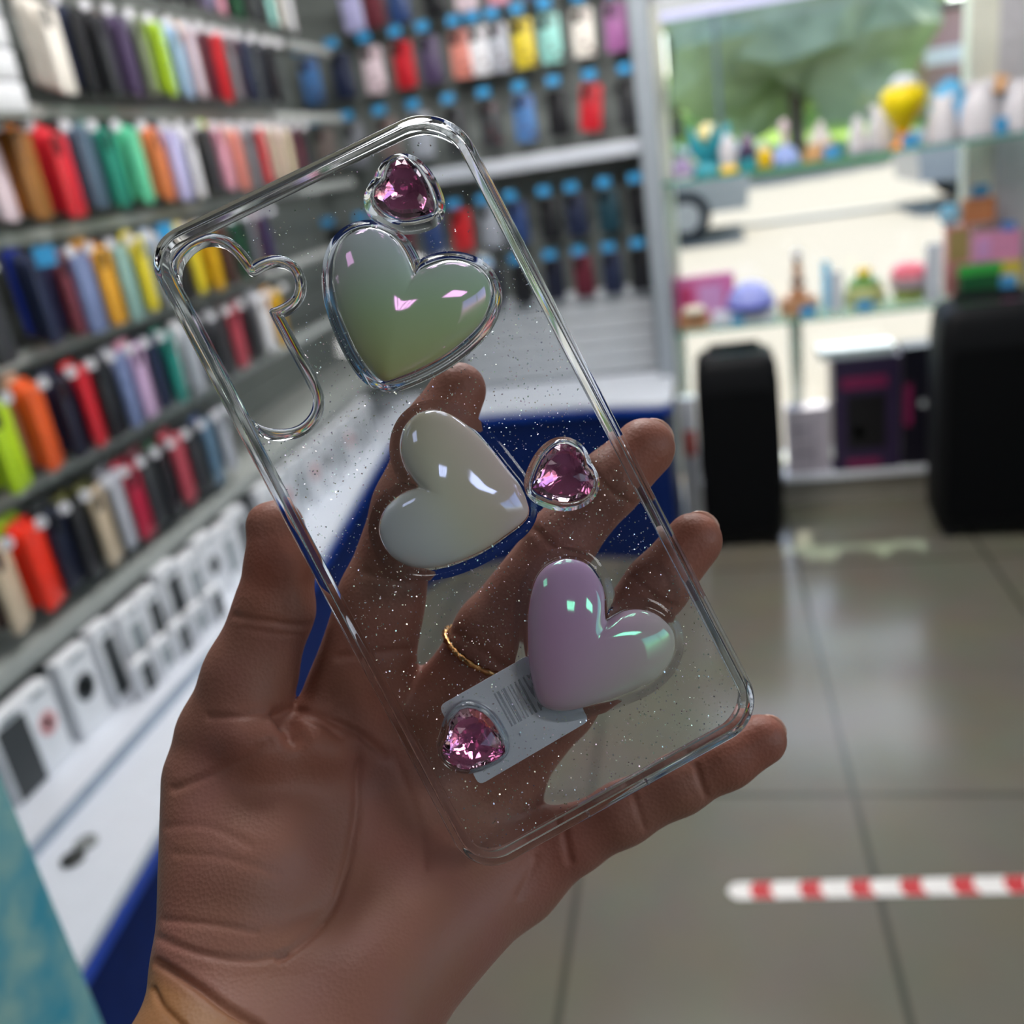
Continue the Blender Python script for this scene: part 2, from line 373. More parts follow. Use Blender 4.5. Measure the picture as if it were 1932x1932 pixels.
tree(1268, 37, 9, 5.5, 0, 'grey-green broad tree at the left edge of the window view')
tree(1600, 41, 11, 4.6, 0, 'second cone-shaped tree right of the dark one', True)
tree(1405, 46, 12, 7, 2, 'pale green broad tree behind the white flower bed')
tree(1850, 46, 12, 6, 1, 'dull green tree at the right edge of the window view')
tree(1700, 56, 13, 8, 0, 'far grey-green tree behind the pink kiosk')
tree(1320, 63, 15, 9, 1, 'tall green tree far behind the lamp post')
tree(1560, 74, 15, 9, 2, 'tall pale tree far behind the two cone-shaped trees')
# lamp post, flower bed, barrier, kiosk
p = at_y(1357, 200, 22); t = thing('lamp_post', 'thin dark lamp post outside the window', 'lamp post', (p[0], 22, -.02))
b = B(); tube(b, [(0, 0, 0), (0, 0, .6), (0, 0, 6.2)], [.09, .055, .04], 8); obj('pole', b, mat('post_dark', (92, 100, 100), .5), t)
b = B(); tube(b, [(0, 0, 6.1), (.3, 0, 6.4), (.8, 0, 6.45)], .03, 8); box(b, (.95, 0, 6.44), (.5, .16, .08), bev=.02); obj('lamp_head', b, mat('post_dark', (92, 100, 100)), t)
p = at_y(1345, 165, 27); t = thing('flower_bed', 'orange-brown brick flower bed with white blooms far outside', 'flower bed', (p[0], 27, ground(27)))
b = B(); box(b, (0, 0, .2), (2.6, 1, .5), bev=.05); obj('bed_wall', b, mat('brick_orange', (190, 130, 95), .8), t)
b = B()
for k in range(40): bmesh.ops.create_icosphere(b, subdivisions=1, radius=.12, matrix=Matrix.Translation((random.uniform(-1.2, 1.2), random.uniform(-.4, .4), .5+random.uniform(0, .35))))
f = obj('blossom', b, mat('blossom_white', (235, 235, 232), .8), t); f['kind'] = 'stuff'
p = at_y(1775, 70, 33); t = thing('kiosk', 'small pink kiosk with white sign band among the trees', 'kiosk', (p[0], 33, ground(33)))
b = B(); box(b, (0, 0, 1.4), (1.1, 1.4, 2.8), bev=.03); obj('walls', b, mat('kiosk_pink', (186, 140, 135), .7), t)
b = B(); box(b, (0, 0, 2.95), (1.4, 1.7, .18), bev=.03); obj('roof', b, mat('kiosk_roof', (120, 110, 110), .7), t)
b = B(); box(b, (-.05, -.75, 1.6), (1.1, .1, .45)); obj('sign_band', b, mat('kiosk_white', (235, 225, 225), .6), t)
# parked cars
GL = mat('car_glass', (46, 54, 60), .08); TY = mat('tyre', (28, 28, 29), .8); HUB = mat('wheel_hub', (170, 172, 175), .3, .8)
def car(x, y, rz, rgb, label, z=-.01):
    t = thing('car', label, 'car', (x, y, z), rz); paint = mat('car_paint_%d' % rgb[0], rgb, .25, .3, coat=.6)
    prof = [(-2.1, .35), (-2.15, .75), (-2.0, .95), (-1.35, 1.0), (-.75, 1.42), (.75, 1.46), (1.6, 1.05), (2.05, .98), (2.15, .7), (2.1, .32)]
    b = B(); loft(b, [[(px_, s, pz if pz < .9 else pz) for px_, pz in prof] for s in (-.82, .82)]); obj('body', b, paint, t, smooth=False)
    b = B()
    for s in (-.825, .825):
        loft(b, [[(a, s+e, c) for a, c in ((-1.2, 1.02), (-.7, 1.36), (.65, 1.4), (1.35, 1.06))] for e in (-.012, .012)])
    obj('side_window', b, GL, t, smooth=False)
    b = B(); loft(b, [[(-1.38, s, 1.03), (-.8, s, 1.42), (-.83, s, 1.43), (-1.42, s, 1.03)] for s in (-.7, .7)]); obj('windscreen', b, GL, t, smooth=False)
    b = B(); loft(b, [[(1.62, s, 1.08), (.85, s, 1.44), (.88, s, 1.46), (1.68, s, 1.08)] for s in (-.7, .7)]); obj('rear_window', b, GL, t, smooth=False)
    for ax in (-1.3, 1.3):
        for s in (-.78, .78):
            b = B(); lathe(b, [(.2, -.1), (.31, -.1), (.33, -.06), (.33, .06), (.31, .1), (.2, .1)], (0, 0, 0), 20, M=Matrix.Translation((ax, s, .33)) @ Matrix.Rotation(math.pi/2, 4, 'X'))
            wq = obj('wheel', b, TY, t); b = B(); lathe(b, [(.19, -.104), (.19, .104), (.05, .11), (0, .11)], (0, 0, 0), 14, M=Matrix.Translation((ax, s, .33)) @ Matrix.Rotation(math.pi/2, 4, 'X')); obj('hub', b, HUB, wq)
    for s in (-.6, .6):
        b = B(); box(b, (2.12, s, .8), (.06, .3, .14), bev=.02); obj('tail_light', b, mat('tail_light', (150, 40, 40), .3), t)
p = at_z(1722, 396, 0); car(p[0]+2.15, p[1]+.6, 0, (138, 142, 150), 'grey parked car at the right, below the glass shelf')
p = at_z(1418, 438, 0); car(p[0]-2.15, p[1]+.6, math.pi, (150, 152, 150), 'silver parked car at the left, below the glass shelf')
p = at_y(1800, 140, 31); car(p[0]+1.6, 31, .1, (212, 222, 230), 'white car far off on the lawn edge at the right', ground(31))
# ================================================================== WINDOW DISPLAY
GLS = glass('shelf_glass', (.82, .97, .92), 1.5)
EDGE = mat('green_glass_edge', (70, 158, 140), .2)
for z, lab in ((1.274, 'upper glass shelf with green edge across the window'), (.752, 'lower glass shelf with green edge across the window')):
    t = thing('glass_shelf', lab, 'shelf', (.57, 3.565, z))
    b = B(); box(b, (0, .0025, 0), (1.34, .255, .009)); obj('glass_board', b, clear_sheet('shelf_sheet_%d' % (z*100), (.84, .97, .93), 1.5), t)
    b = B(); box(b, (0, -.1275, 0), (1.34, .005, .009)); e = obj('front_edge', b, EDGE, t)
    for sx in (-.655, .655):
        b = B(); box(b, (sx, .09, -.012), (.02, .03, .012), bev=.002); obj('bracket', b, STEEL, t)
S1, S2 = 1.2795, .7575                           # top faces of the two shelves
TAG = mat('blue_price_tag', (52, 150, 206), .45, noise=.03)
def col(n, c, rough=.45): return mat('paint_'+n, c, rough)
def shelf_tag(px, py, y, z, label, w=.055, h=.038):
    """blue price tag in a little stand"""
    x = at_y(px, py, y)[0]; t = thing('price_tag', label, 'price tag', (x, y, z))
    b = B(); box(b, (0, 0, .003+h/2), (w, .0015, h), bev=.0005); obj('card', b, TAG, t)
    b = B(); box(b, (0, .004, .0015), (w*.8, .014, .003)); obj('stand', b, WHITE, t)
def lathe_item(name, cat, label, px, py, y, z, parts, group=None, extra=None):
    """parts: (part name, material, [(radius, height)...]) stacked on one axis"""
    x = at_y(px, py, y)[0]; t = thing(name, label, cat, (x, y, z), 0, group); t.scale = (LS,)*3
    for pn, M, prof in parts:
        b = B(); lathe(b, prof, seg=20); obj(pn, b, M, t)
    if extra: extra(t)
    return t
dome = lambda r, h, n=7: [(r*.96, 0), (r, h*.08)]+[(r*math.cos(a), h*.1+h*.9*math.sin(a)) for a in np.linspace(0.1, math.pi/2-.02, n)]+[(0, h)]
Y1 = 3.55; LS = 2.0
pale = col('pale_silicone', (214, 210, 214)); teal = col('teal_plastic', (50, 160, 176)); yel = col('yellow_plastic', (250, 205, 20)); lil = col('lilac_plastic', (150, 130, 170))
def petals(M, n, r, h, z0, lean):
    def f(t):
        for k in range(n):
            a = 2*math.pi*k/n; b = B()
            pts = [(0.3*r*math.cos(a), .3*r*math.sin(a), z0), (r*.9*math.cos(a), r*.9*math.sin(a), z0+h*.45), ((r+lean)*math.cos(a), (r+lean)*math.sin(a), z0+h)]
            tube(b, pts, [.009, .013, .003], 8); obj('petal', b, M, t)
    return f
lathe_item('night_light', 'night light', 'teal leafy night light with warm pale bulb on the upper shelf', 1338, 300, 3.59, S1, [('base', teal, [(.028, 0), (.03, .006), (.022, .018), (.008, .022), (.006, .05)]), ('bulb', col('warm_bulb', (250, 226, 160)), [(.006, .05), (.017, .058), (.02, .068), (.015, .08), (0, .086)])], None, petals(teal, 5, .03, .06, .02, .006))
lathe_item('egg_toy', 'toy', 'purple-grey egg at the left end of the upper shelf', 1286, 302, 3.49, S1, [('shell', lil, [(.014, 0), (.018, .008), (.018, .018), (.012, .03), (0, .037)]), ('base_ring', pale, [(.016, -.0002), (.0195, .002), (.0195, .007), (.016, .008)])])
lathe_item('night_light', 'night light', 'small pale bottle with yellow foot right of the teal leafy light', 1374, 300, 3.50, S1, [('bottle', pale, [(.013, .012), (.015, .025), (.014, .045), (.008, .055), (.007, .062), (0, .063)]), ('foot', yel, [(.015, 0), (.017, .003), (.013, .012)])])
lathe_item('figurine', 'figurine', 'dark purple hooded figurine on a teal foot on the upper shelf', 1410, 290, 3.58, S1, [('foot', teal, [(.019, 0), (.02, .014), (.014, .018)]), ('body', col('dark_purple', (66, 52, 84)), [(.017, .018), (.019, .03), (.012, .036)]), ('head', col('plum', (128, 96, 128)), [(.01, .036), (.013, .043), (.008, .053), (0, .056)])])
lathe_item('perfume_bottle', 'bottle', 'yellow little bottle between the hooded figurine and the lilac bell', 1443, 290, 3.50, S1, [('bottle', yel, [(.011, 0), (.013, .003), (.013, .024), (.006, .03)]), ('cap', pale, [(.006, .03), (.007, .031), (.007, .042), (0, .042)])])
lathe_item('bell', 'bell', 'lilac bell with pale pink stem handle on the upper shelf', 1480, 280, 3.60, S1, [('cup', col('lilac_blue', (140, 160, 215)), [(.026, 0), (.026, .004), (.02, .018), (.012, .028), (.005, .03)]), ('handle', col('pale_pink', (228, 205, 210)), [(.005, .03), (.006, .05), (.009, .06), (.006, .07), (0, .073)])])
x = at_y(1548, 290, 3.52)[0]; t = thing('toy_tent', 'pointed white and tan toy tent on the upper shelf', 'toy', (x, 3.52, S1)); t.scale = (2, 2, 2)
b = B(); lathe(b, [(.03, 0), (.027, .012), (.006, .055), (.003, .062), (0, .062)], seg=6); obj('cover', b, col('tent_white', (205, 196, 190)), t, smooth=False)
b = B(); lathe(b, [(.0302, 0), (.027, .0125), (.0205, .026), (.022, .013)], seg=6); obj('band', b, col('tent_tan', (198, 150, 92)), t, smooth=False)
b = B(); loft(b, [[(-.009, -.0295+e, .001), (0, -.013+e, .034), (.009, -.0295+e, .001)] for e in (0, -.003)]); obj('flap', b, col('tent_door', (150, 112, 70)), t, smooth=False)
shelf_tag(1570, 292, 3.455, S1, 'blue price tag in front of the pointed toy tent')
def silicone(px, r, h, lab, y=Y1, ears=True):
    def ex(t):
        if not ears: return
        for s in (-1, 1):
            b = B(); bmesh.ops.create_icosphere(b, subdivisions=2, radius=r*.3, matrix=Matrix.Translation((s*r*.55, 0, h*.93))); obj('ear', b, pale, t)
    lathe_item('night_light', 'night light', lab, px, 270, y, S1, [('dome', pale, dome(r, h)), ('base', col('pale_base', (190, 186, 196)), [(r*.8, -.0001), (r*1.02, 0), (r*1.03, .006), (r*.96, .007)])], None, ex)
silicone(1618, .015, .06, 'slim pale silicone light left of the tall white dome', 3.65, False)
silicone(1665, .027, .07, 'white eared silicone dome left of the yellow tulip lamp', 3.63)
lathe_item('tulip_lamp', 'lamp', 'bright yellow tulip-shaped lamp on orange stem with white top', 1704, 260, 3.50, S1, [('stem', col('orange_stem', (250, 160, 20)), [(.02, 0), (.021, .004), (.009, .012), (.011, .028)]), ('cup', col('sun_yellow', (255, 222, 0)), [(.011, .028), (.022, .045), (.035, .065), (.037, .08), (.033, .092), (.02, .096)]), ('top', WHITE, [(.021, .095), (.022, .102), (.012, .112), (0, .114)])])
shelf_tag(1718, 270, 3.455, S1, 'blue price tag below the yellow tulip lamp')
silicone(1776, .025, .072, 'white eared silicone dome right of the yellow tulip lamp', 3.50)
lathe_item('helmet_toy', 'toy', 'sky blue rounded helmet toy behind the white domes', 1790, 240, 3.645, S1, [('shell', col('sky_blue', (92, 176, 222)), dome(.036, .098)), ('rim', WHITE, [(.034, -.0001), (.038, 0), (.038, .008), (.035, .009)])])
silicone(1845, .03, .085, 'largest white silicone dome near the window pier', 3.50)
lathe_item('mushroom_toy', 'toy', 'tan mushroom toy between the two rightmost white domes', 1880, 230, 3.64, S1, [('stem', pale, [(.012, 0), (.01, .03), (.009, .062)]), ('cap', col('tan_cap', (214, 160, 100)), [(.009, .062), (.024, .066), (.02, .082), (.008, .09), (0, .091)])])
shelf_tag(1888, 240, 3.455, S1, 'blue price tag under the tan mushroom toy', .04, .05)
silicone(1920, .026, .078, 'rightmost white silicone dome at the edge of the photo', 3.50)
# ---- lower shelf
def carton(px0, px1, y, z, h, d, M, label, parts=(), name='carton', cat='box', group=None, py=560):
    a, c = at_y(px0, py, y)[0], at_y(px1, py, y)[0]; wd = c-a
    t = thing(name, label, cat, ((a+c)/2, y+d/2, z), 0, group)
    b = B(); box(b, (0, 0, h/2), (wd, d, h), bev=.0015, seg=1); obj('carton_body', b, M, t)
    for pn, MM, fx0, fx1, fz0, fz1 in parts:
        b = B(); box(b, ((fx0+fx1)/2*wd-wd/2, -d/2-.0006, (fz0+fz1)/2*h), ((fx1-fx0)*wd, .0012, (fz1-fz0)*h)); obj(pn, b, MM, t)
    return t
pinkM = col('pink_carton', (206, 108, 160)); wood = col('wood_brown', (176, 128, 92)); creamC = col('cream_card', (238, 228, 205))
carton(1270, 1385, 3.62, S2, 0.1640, .05, pinkM, 'wide pink carton at the left of the lower shelf', [('red_patch', col('crimson_print', (190, 60, 110)), .08, .3, .1, .8), ('lilac_print', col('lilac_print', (205, 150, 200)), .4, .8, .2, .8)], py=530)
carton(1281, 1335, 3.46, S2, 0.0600, .035, wood, 'low wooden box with cream lid in front of the pink carton', [], py=590)
lathe_item('box_lid', 'lid', 'round cream lid lying on the low wooden box', 1308, 565, 3.4775, S2+.0602, [('disc', creamC, [(.018, 0), (.02, .003), (.018, .009), (0, .011)])])
lathe_item('dome_speaker', 'speaker', 'blue-violet dome speaker on a white plinth on the lower shelf', 1415, 550, 3.505, S2+.0435, [('dome', col('violet_dome', (150, 158, 226)), [(.042, .012)]+[(.041*math.cos(a), .014+.036*math.sin(a)) for a in np.linspace(.1, 1.5, 6)]+[(0, .05)]), ('base', col('blue_base', (62, 74, 178)), [(.03, 0), (.045, .006), (.045, .012), (.04, .0125)])])
carton(1345, 1462, 3.44, S2, 0.0430, .12, WHITE, 'white plinth card under the blue-violet dome speaker', [('price_tag', TAG, .3, .5, .15, .85)], 'plinth', 'plinth', py=590)
def tower(t):
    for k, (s, zz) in enumerate(((.03, .035), (.024, .055), (.018, .075), (.012, .09))):
        b = B(); box(b, (0, 0, zz), (s, s*.8, .013), bev=.002); obj('tier', b, wood if k % 2 == 0 else col('dark_brown', (120, 88, 66)), t)
lathe_item('toy_tower', 'toy', 'brown tiered toy tower with pale tip on a wooden block', 1505, 540, 3.58, S2, [('post', wood, [(.006, .028), (.005, .1)]), ('block', col('block_tan', (190, 140, 100)), [(.034, 0), (.034, .028), (.005, .0285)]), ('tip', pale, [(.008, .098), (.01, .105), (0, .118)])], None, tower)
shelf_tag(1524, 580, 3.452, S2, 'blue price tag in front of the brown toy tower')
carton(1566, 1590, 3.52, S2, 0.1400, .012, WHITE, 'narrow white upright card between toy tower and green jar', [], 'display_card', 'card', py=560)
carton(1551, 1566, 3.58, S2, 0.1700, .012, col('sky_card', (110, 190, 226)), 'small sky blue card behind the narrow white card', [], 'display_card', 'card', py=520)
lathe_item('jar', 'jar', 'round olive green jar with yellow and green lid on the lower shelf', 1630, 545, 3.598, S2, [('jar_body', col('olive_jar', (168, 172, 110)), [(.03, 0), (.036, .006), (.036, .024), (.028, .034)]), ('lid', col('lid_green', (98, 148, 62)), [(.028, .034), (.027, .044), (.012, .05), (0, .05)]), ('knob', yel, [(.008, .05), (.014, .056), (.012, .064), (0, .067)])])
shelf_tag(1632, 572, 3.452, S2, 'blue price tag in front of the olive green jar')
lathe_item('ball_toy', 'toy', 'pink and grey ball toy on a green foot on the lower shelf', 1716, 520, 3.60, S2, [('foot', col('foot_green', (150, 170, 60)), [(.024, 0), (.028, .006), (.026, .016)]), ('ball', col('grey_lilac', (196, 172, 180)), [(.026, .016), (.034, .026), (.034, .04), (.028, .044)]), ('cap', col('coral_pink', (232, 110, 128)), [(.033, .042), (.03, .056), (.018, .064), (0, .066)])])
carton(1747, 1776, 3.5, S2, 0.2000, .02, WHITE, 'tall white display card left of the green bin', [], 'display_card', 'card', py=540)
carton(1786, 1830, 3.56, S2+0.0000, 0.2400, .05, col('pink_green', (200, 130, 130)), 'tall carton with pink foot and olive top right of the white card', [('olive_print', col('olive_print', (150, 130, 80)), .05, .95, .5, .95)], py=480)
carton(1836, 1930, 3.575, S2, 0.1000, .05, col('mustard', (206, 186, 70)), 'mustard yellow carton at the bottom right of the stacked boxes', [], py=500)
carton(1838, 1928, 3.575, S2+0.1004, 0.1000, .05, col('rose_carton', (214, 140, 176)), 'rose pink carton lying on the mustard carton', [('lilac_print', col('lilac_print', (205, 150, 200)), .05, .35, .15, .85)], py=450)
carton(1818, 1878, 3.58, S2+0.2410, 0.0800, .045, col('rust', (205, 130, 85)), 'rust orange carton topmost of the stacked boxes', [], py=410)
lathe_item('ball_toy', 'toy', 'sky blue ball left of the rust orange carton', 1792, 410, 3.585, S2+.241, [('ball', col('sky_ball', (96, 180, 216)), [(.004, 0), (.016, .008), (.019, .019), (.014, .032), (0, .038)]), ('ring', WHITE, [(.0188, .016), (.0198, .019), (.0188, .022)])])
carton(1895, 1918, 3.58, S2+0.2010, 0.0280, .03, col('mid_blue', (60, 130, 205)), 'small mid blue carton lying on the rose pink carton', [], py=405)
shelf_tag(1850, 360, 3.60, S2+.322, 'blue price tag standing on the rust orange carton')
t = carton(1812, 1886, 3.49, S2, 0.1100, .05, col('green_bin', (20, 82, 44)), 'dark green bin with bright green rim on the lower shelf', [('rim', col('bright_green', (58, 170, 70)), -.08, 1.05, .72, 1.02)], 'bin', 'bin', py=540)
carton(1888, 1920, 3.49, S2, 0.0600, .04, col('tag_blue_box', (70, 150, 206)), 'small blue carton right of the dark green bin', [], py=535)
# ---- floor level: speaker cartons on the plinth
dk = mat('purple_carton', (48, 36, 66), .35); mag = mat('magenta_print', (126, 34, 80), .4); blk = mat('black_print', (16, 15, 20), .4)
carton(1572, 1700, 3.56, .1255, .44, .14, dk, 'dark purple speaker carton with magenta print on the window plinth', [('magenta_band', mag, .12, .8, .74, .84), ('speaker_picture', blk, .2, .78, .2, .68), ('magenta_stripe', mag, .2, .7, .03, .1), ('green_mark', mat('green_print', (40, 62, 48), .4), .3, .45, .3, .4)], py=760)  # includes one small dark green mark on the front
carton(1703, 1762, 3.57, .1255, .46, .12, mat('black_carton', (22, 20, 32), .35), 'black speaker carton beside the purple one', [('magenta_band', mag, .05, .3, .35, .7), ('silver_dot', LGREY, .55, .75, .5, .56)], py=760)
carton(1484, 1566, 3.57, .1255, .26, .1, mat('grey_carton', (176, 168, 178), .5), 'pale grey carton with line drawings right of the small speaker', [('line_drawing', mat('ink_grey', (120, 112, 124), .5), .1, .5, .68, .72), ('line_drawing', mat('ink_grey', (120, 112, 124), .5), .6, .64, .1, .9), ('line_drawing', mat('ink_grey', (120, 112, 124), .5), .1, .6, .3, .33)], py=800)
carton(1545, 1690, 3.575, .5658, .035, .12, mat('lit_top_grey', (196, 198, 206), .4), 'pale grey slab for the lit top of the purple speaker carton', [], 'lit_top', 'lit_top', py=630)  # pale slab stands in for the carton's lit top
carton(1285, 1318, 3.45, .001, .5, .06, WHITE, 'narrow white box for the window post and its reddish reflection left of the small speaker', [('red_patch', mat('soft_red', (190, 96, 90), .5), .2, .9, .55, .75)], py=850)  # stands in for the window post; the red patch paints its reflection
# ================================================================== THE TWO PARTY SPEAKERS
SPK = mat('speaker_black', (11, 12, 15), .6, noise=.1, scale=200, bump=.2, spec=.2); GRL = mat('speaker_grille', (9, 10, 12), .8, noise=.2, scale=400, bump=.5, spec=.1); SHN = mat('speaker_gloss', (26, 29, 34), .2)
def speaker(x0, x1, y, h, d, rz, label):
    w_ = x1-x0; t = thing('party_speaker', label, 'speaker', ((x0+x1)/2, y+d/2, 0), rz)
    secs = [(.03, .90), (.06, .96), (h*.45, 1.0), (h*.86, .97), (h*.95, .93), (h*.985, .86), (h, .74)]
    b = B(); loft(b, [[(px_*w_*s, py_*d*(s if s > .9 else s), z) for px_, py_ in rrect(1, 1, .16)] for z, s in secs]); obj('cabinet', b, SPK, t)
    b = B(); loft(b, [[(a, -d/2-.004+e+ (0 if abs(z-h*.48) < h*.4 else .004), z) for a, z in [(q[0]*w_*.82, h*.47+q[1]*h*.74) for q in rrect(1, 1, .08)]] for e in (0, .02)]); g = obj('grille', b, GRL, t)
    b = B(); loft(b, [[(a*w_*.66, c*d*.55, z) for a, c in rrect(1, 1, .2)] for z in (h-.002, h+.004)]); obj('control_panel', b, SHN, t)
    b = B(); tube(b, [(-w_*.3, d*.2, h-.01), (-w_*.28, d*.22, h+.012), (w_*.28, d*.22, h+.012), (w_*.3, d*.2, h-.01)], .011, 8); obj('handle', b, SPK, t)
    for sx in (-1, 1):
        for sy in (-1, 1):
            b = B(); lathe(b, [(.018, 0), (.02, .004), (.02, .032), (.012, .034)], (sx*w_*.36, sy*d*.34, 0), 14); obj('foot', b, TY, t)
    b = B(); box(b, (w_*.36, -d*.40, h*.93), (w_*.1, .01, .03), bev=.003); e = obj('blue_reflection', b, mat('speaker_blue', (40, 110, 150), .2), t); e['label'] = 'dull blue bar painted as a reflection'  # a blue reflection on the speaker, put in as a coloured bar
speaker(-.045, .245, 3.17, .70, .24, 0, 'smaller black party speaker standing on the floor before the window')
speaker(.742, 1.10, 3.135, .79, .26, -.05, 'larger black party speaker at the right edge of the photo')
# ================================================================== HANGING PHONE CASES
PAL = dict(cream=(236, 230, 220), white=(232, 232, 236), black=(24, 25, 30), charcoal=(52, 54, 58), navy=(26, 36, 66), midnight=(18, 24, 46), cobalt=(18, 50, 160),
    taupe=(120, 108, 104), plum=(78, 62, 96), sage=(120, 130, 104), lime=(170, 206, 30), sky=(170, 200, 236), peach=(226, 180, 150), blush=(226, 206, 214), burgundy=(96, 26, 44),
    scarlet=(214, 34, 44), crimson=(176, 26, 60), red=(206, 30, 46), grey=(128, 130, 138), silver=(176, 180, 190), bronze=(150, 100, 44), slate=(76, 96, 116), teal=(22, 128, 108), mint=(96, 204, 160),
    orange=(232, 132, 78), lavender=(180, 178, 220), pink=(230, 164, 184), salmon=(224, 140, 126), ivory=(222, 206, 176), violet=(58, 40, 90), maroon=(110, 44, 56), periwinkle=(112, 128, 170),
    amber=(222, 160, 40), rust=(190, 112, 36), seafoam=(134, 172, 166), yellow=(232, 214, 50), gold=(220, 172, 20), cocoa=(74, 52, 46), lilac=(204, 172, 208), jade=(24, 136, 126), tangerine=(226, 92, 36),
    vermilion=(236, 48, 24), beige=(196, 178, 152), olive=(92, 92, 40), rose=(180, 70, 84), steelblue=(92, 124, 150), petrol=(20, 62, 76), mauve=(172, 106, 164), canary=(228, 206, 60), aqua=(152, 216, 206), denim=(40, 66, 118), azure=(80, 130, 190), forest=(30, 84, 54))
def object_colour(name, rough, pattern=False):
    M = bpy.data.materials.new(name); M.use_nodes = True; nt = M.node_tree; b = nt.nodes['Principled BSDF']
    oi = nt.nodes.new('ShaderNodeObjectInfo'); b.inputs['Roughness'].default_value = rough
    tc = nt.nodes.new('ShaderNodeTexCoord'); mx = nt.nodes.new('ShaderNodeMix'); mx.data_type = 'RGBA'
    nz = nt.nodes.new('ShaderNodeTexVoronoi' if pattern else 'ShaderNodeTexNoise'); nz.inputs['Scale'].default_value = 34 if pattern else 60
    nt.links.new(tc.outputs['Object'], nz.inputs['Vector'])
    rp = nt.nodes.new('ShaderNodeValToRGB'); rp.color_ramp.elements[0].position = .28 if pattern else .35; rp.color_ramp.elements[1].position = .34 if pattern else .7
    rp.color_ramp.elements[0].color = (.75, .75, .75, 1) if pattern else (0, 0, 0, 1); rp.color_ramp.elements[1].color = (0, 0, 0, 1) if pattern else (.12, .12, .12, 1)
    nt.links.new(nz.outputs[0], rp.inputs[0]); nt.links.new(rp.outputs[0], mx.inputs[0])
    mx.inputs[7].default_value = (.16, .05, .06, 1) if pattern else (.0, .0, .0, 1)
    nt.links.new(oi.outputs['Color'], mx.inputs[6]); nt.links.new(mx.outputs[2], b.inputs['Base Color']); return M
CASEM, CASEP = object_colour('silicone_case', .42), object_colour('printed_case', .4, True)
LENS = mat('lens_cutout', (14, 15, 18), .25)
CW, CH, CT = .074, .152, .0105
def case_mesh(M):
    b = B(); P = [(x, z-CH/2) for x, z in rrect(CW, CH, .011, 4)]
    prof = [(1.0, CT/2), (1.0, -CT*.2), (.985, -CT*.42), (.95, -CT/2)]
    V = []
    for s, y in prof:
        k = 1-s; V.append([b.verts.new((x*(1-k), y, -CH/2+(z+CH/2)*(1-k*CW/CH))) for x, z in P])
    n = len(P)
    for a, c in zip(V, V[1:]):
        for k in range(n): b.faces.new((a[k], a[(k+1) % n], c[(k+1) % n], c[k]))
    b.faces.new(V[-1]); q = b.faces.new(V[0][::-1])
    bmesh.ops.recalc_face_normals(b, faces=b.faces)
    me = bpy.data.meshes.new('phone_case'); b.to_mesh(me); b.free(); me.materials.append(M); me.shade_smooth(); me.set_sharp_from_angle(angle=.7); return me
def frame_mesh():
    b = B(); loft(b, [[(x-.017, y, z-.024) for x, z in rrect(.027, .034, .007, 4)] for y in (-CT/2+.0005, -CT/2-.0014)])
    for z in (-.016, -.031): lathe(b, [(.0055, 0), (.0062, .001), (.004, .0016), (0, .0012)], seg=12, M=Matrix.Translation((-.017, -CT/2-.0012, z)) @ Matrix.Rotation(math.pi/2, 4, 'X'))
    bmesh.ops.recalc_face_normals(b, faces=b.faces)
    me = bpy.data.meshes.new('camera_frame'); b.to_mesh(me); b.free(); me.materials.append(LENS); return me
ME_CASE, ME_PRINT, ME_FRAME = case_mesh(CASEM), case_mesh(CASEP), frame_mesh()
_labels = set()
def place_case(loc, rz, cname, label, group, printed=False, frame=True, tilt=0):
    assert label not in _labels, label
    assert 4 <= len(label.split()) <= 16, label
    _labels.add(label)
    o = bpy.data.objects.new('phone_case', ME_PRINT if printed else ME_CASE); COL.objects.link(o)
    o.location = tuple(loc); o.rotation_euler = (0, tilt, rz); c = PAL[cname]
    o.color = lin(c); tag(o, label, 'phone case', group)
    if frame:
        f = bpy.data.objects.new('camera_frame', ME_FRAME); COL.objects.link(f); f.parent = o
    return o
WHITETAG = mat('white_hook_tag', (222, 222, 228), .4)
def hook(x, y, z, dx, dy, dz, ln, label, blue, rz, tw=.034, th=.024):
    """wire hook from the wall with a tag on its end; d = outward direction"""
    t = thing('display_hook', label, 'hook', (x, y, z), 0, 'display hooks')
    e = (dx*ln, dy*ln, dz*ln); b = B(); tube(b, [(0, 0, 0), e, (e[0]*1.02, e[1]*1.02, e[2]+.012)], .0022, 6); obj('wire', b, STEEL, t)
    b = B(); T = Matrix.Translation((e[0]*1.03, e[1]*1.03, e[2]+.012)) @ Matrix.Rotation(rz, 4, 'Z')
    if blue: box(b, (0, 0, 0), (tw, .003, th), bev=.0008, seg=1, M=T)
    else: loft(b, [[T @ Vector((q[0], e_, q[1])) for q in rrect(.02, .02, .008, 3)] for e_ in (-.002, .002)])
    obj('price_tag', b, TAG if blue else WHITETAG, t)
ORD = ['top', 'second', 'third', 'fourth', 'fifth', 'sixth']
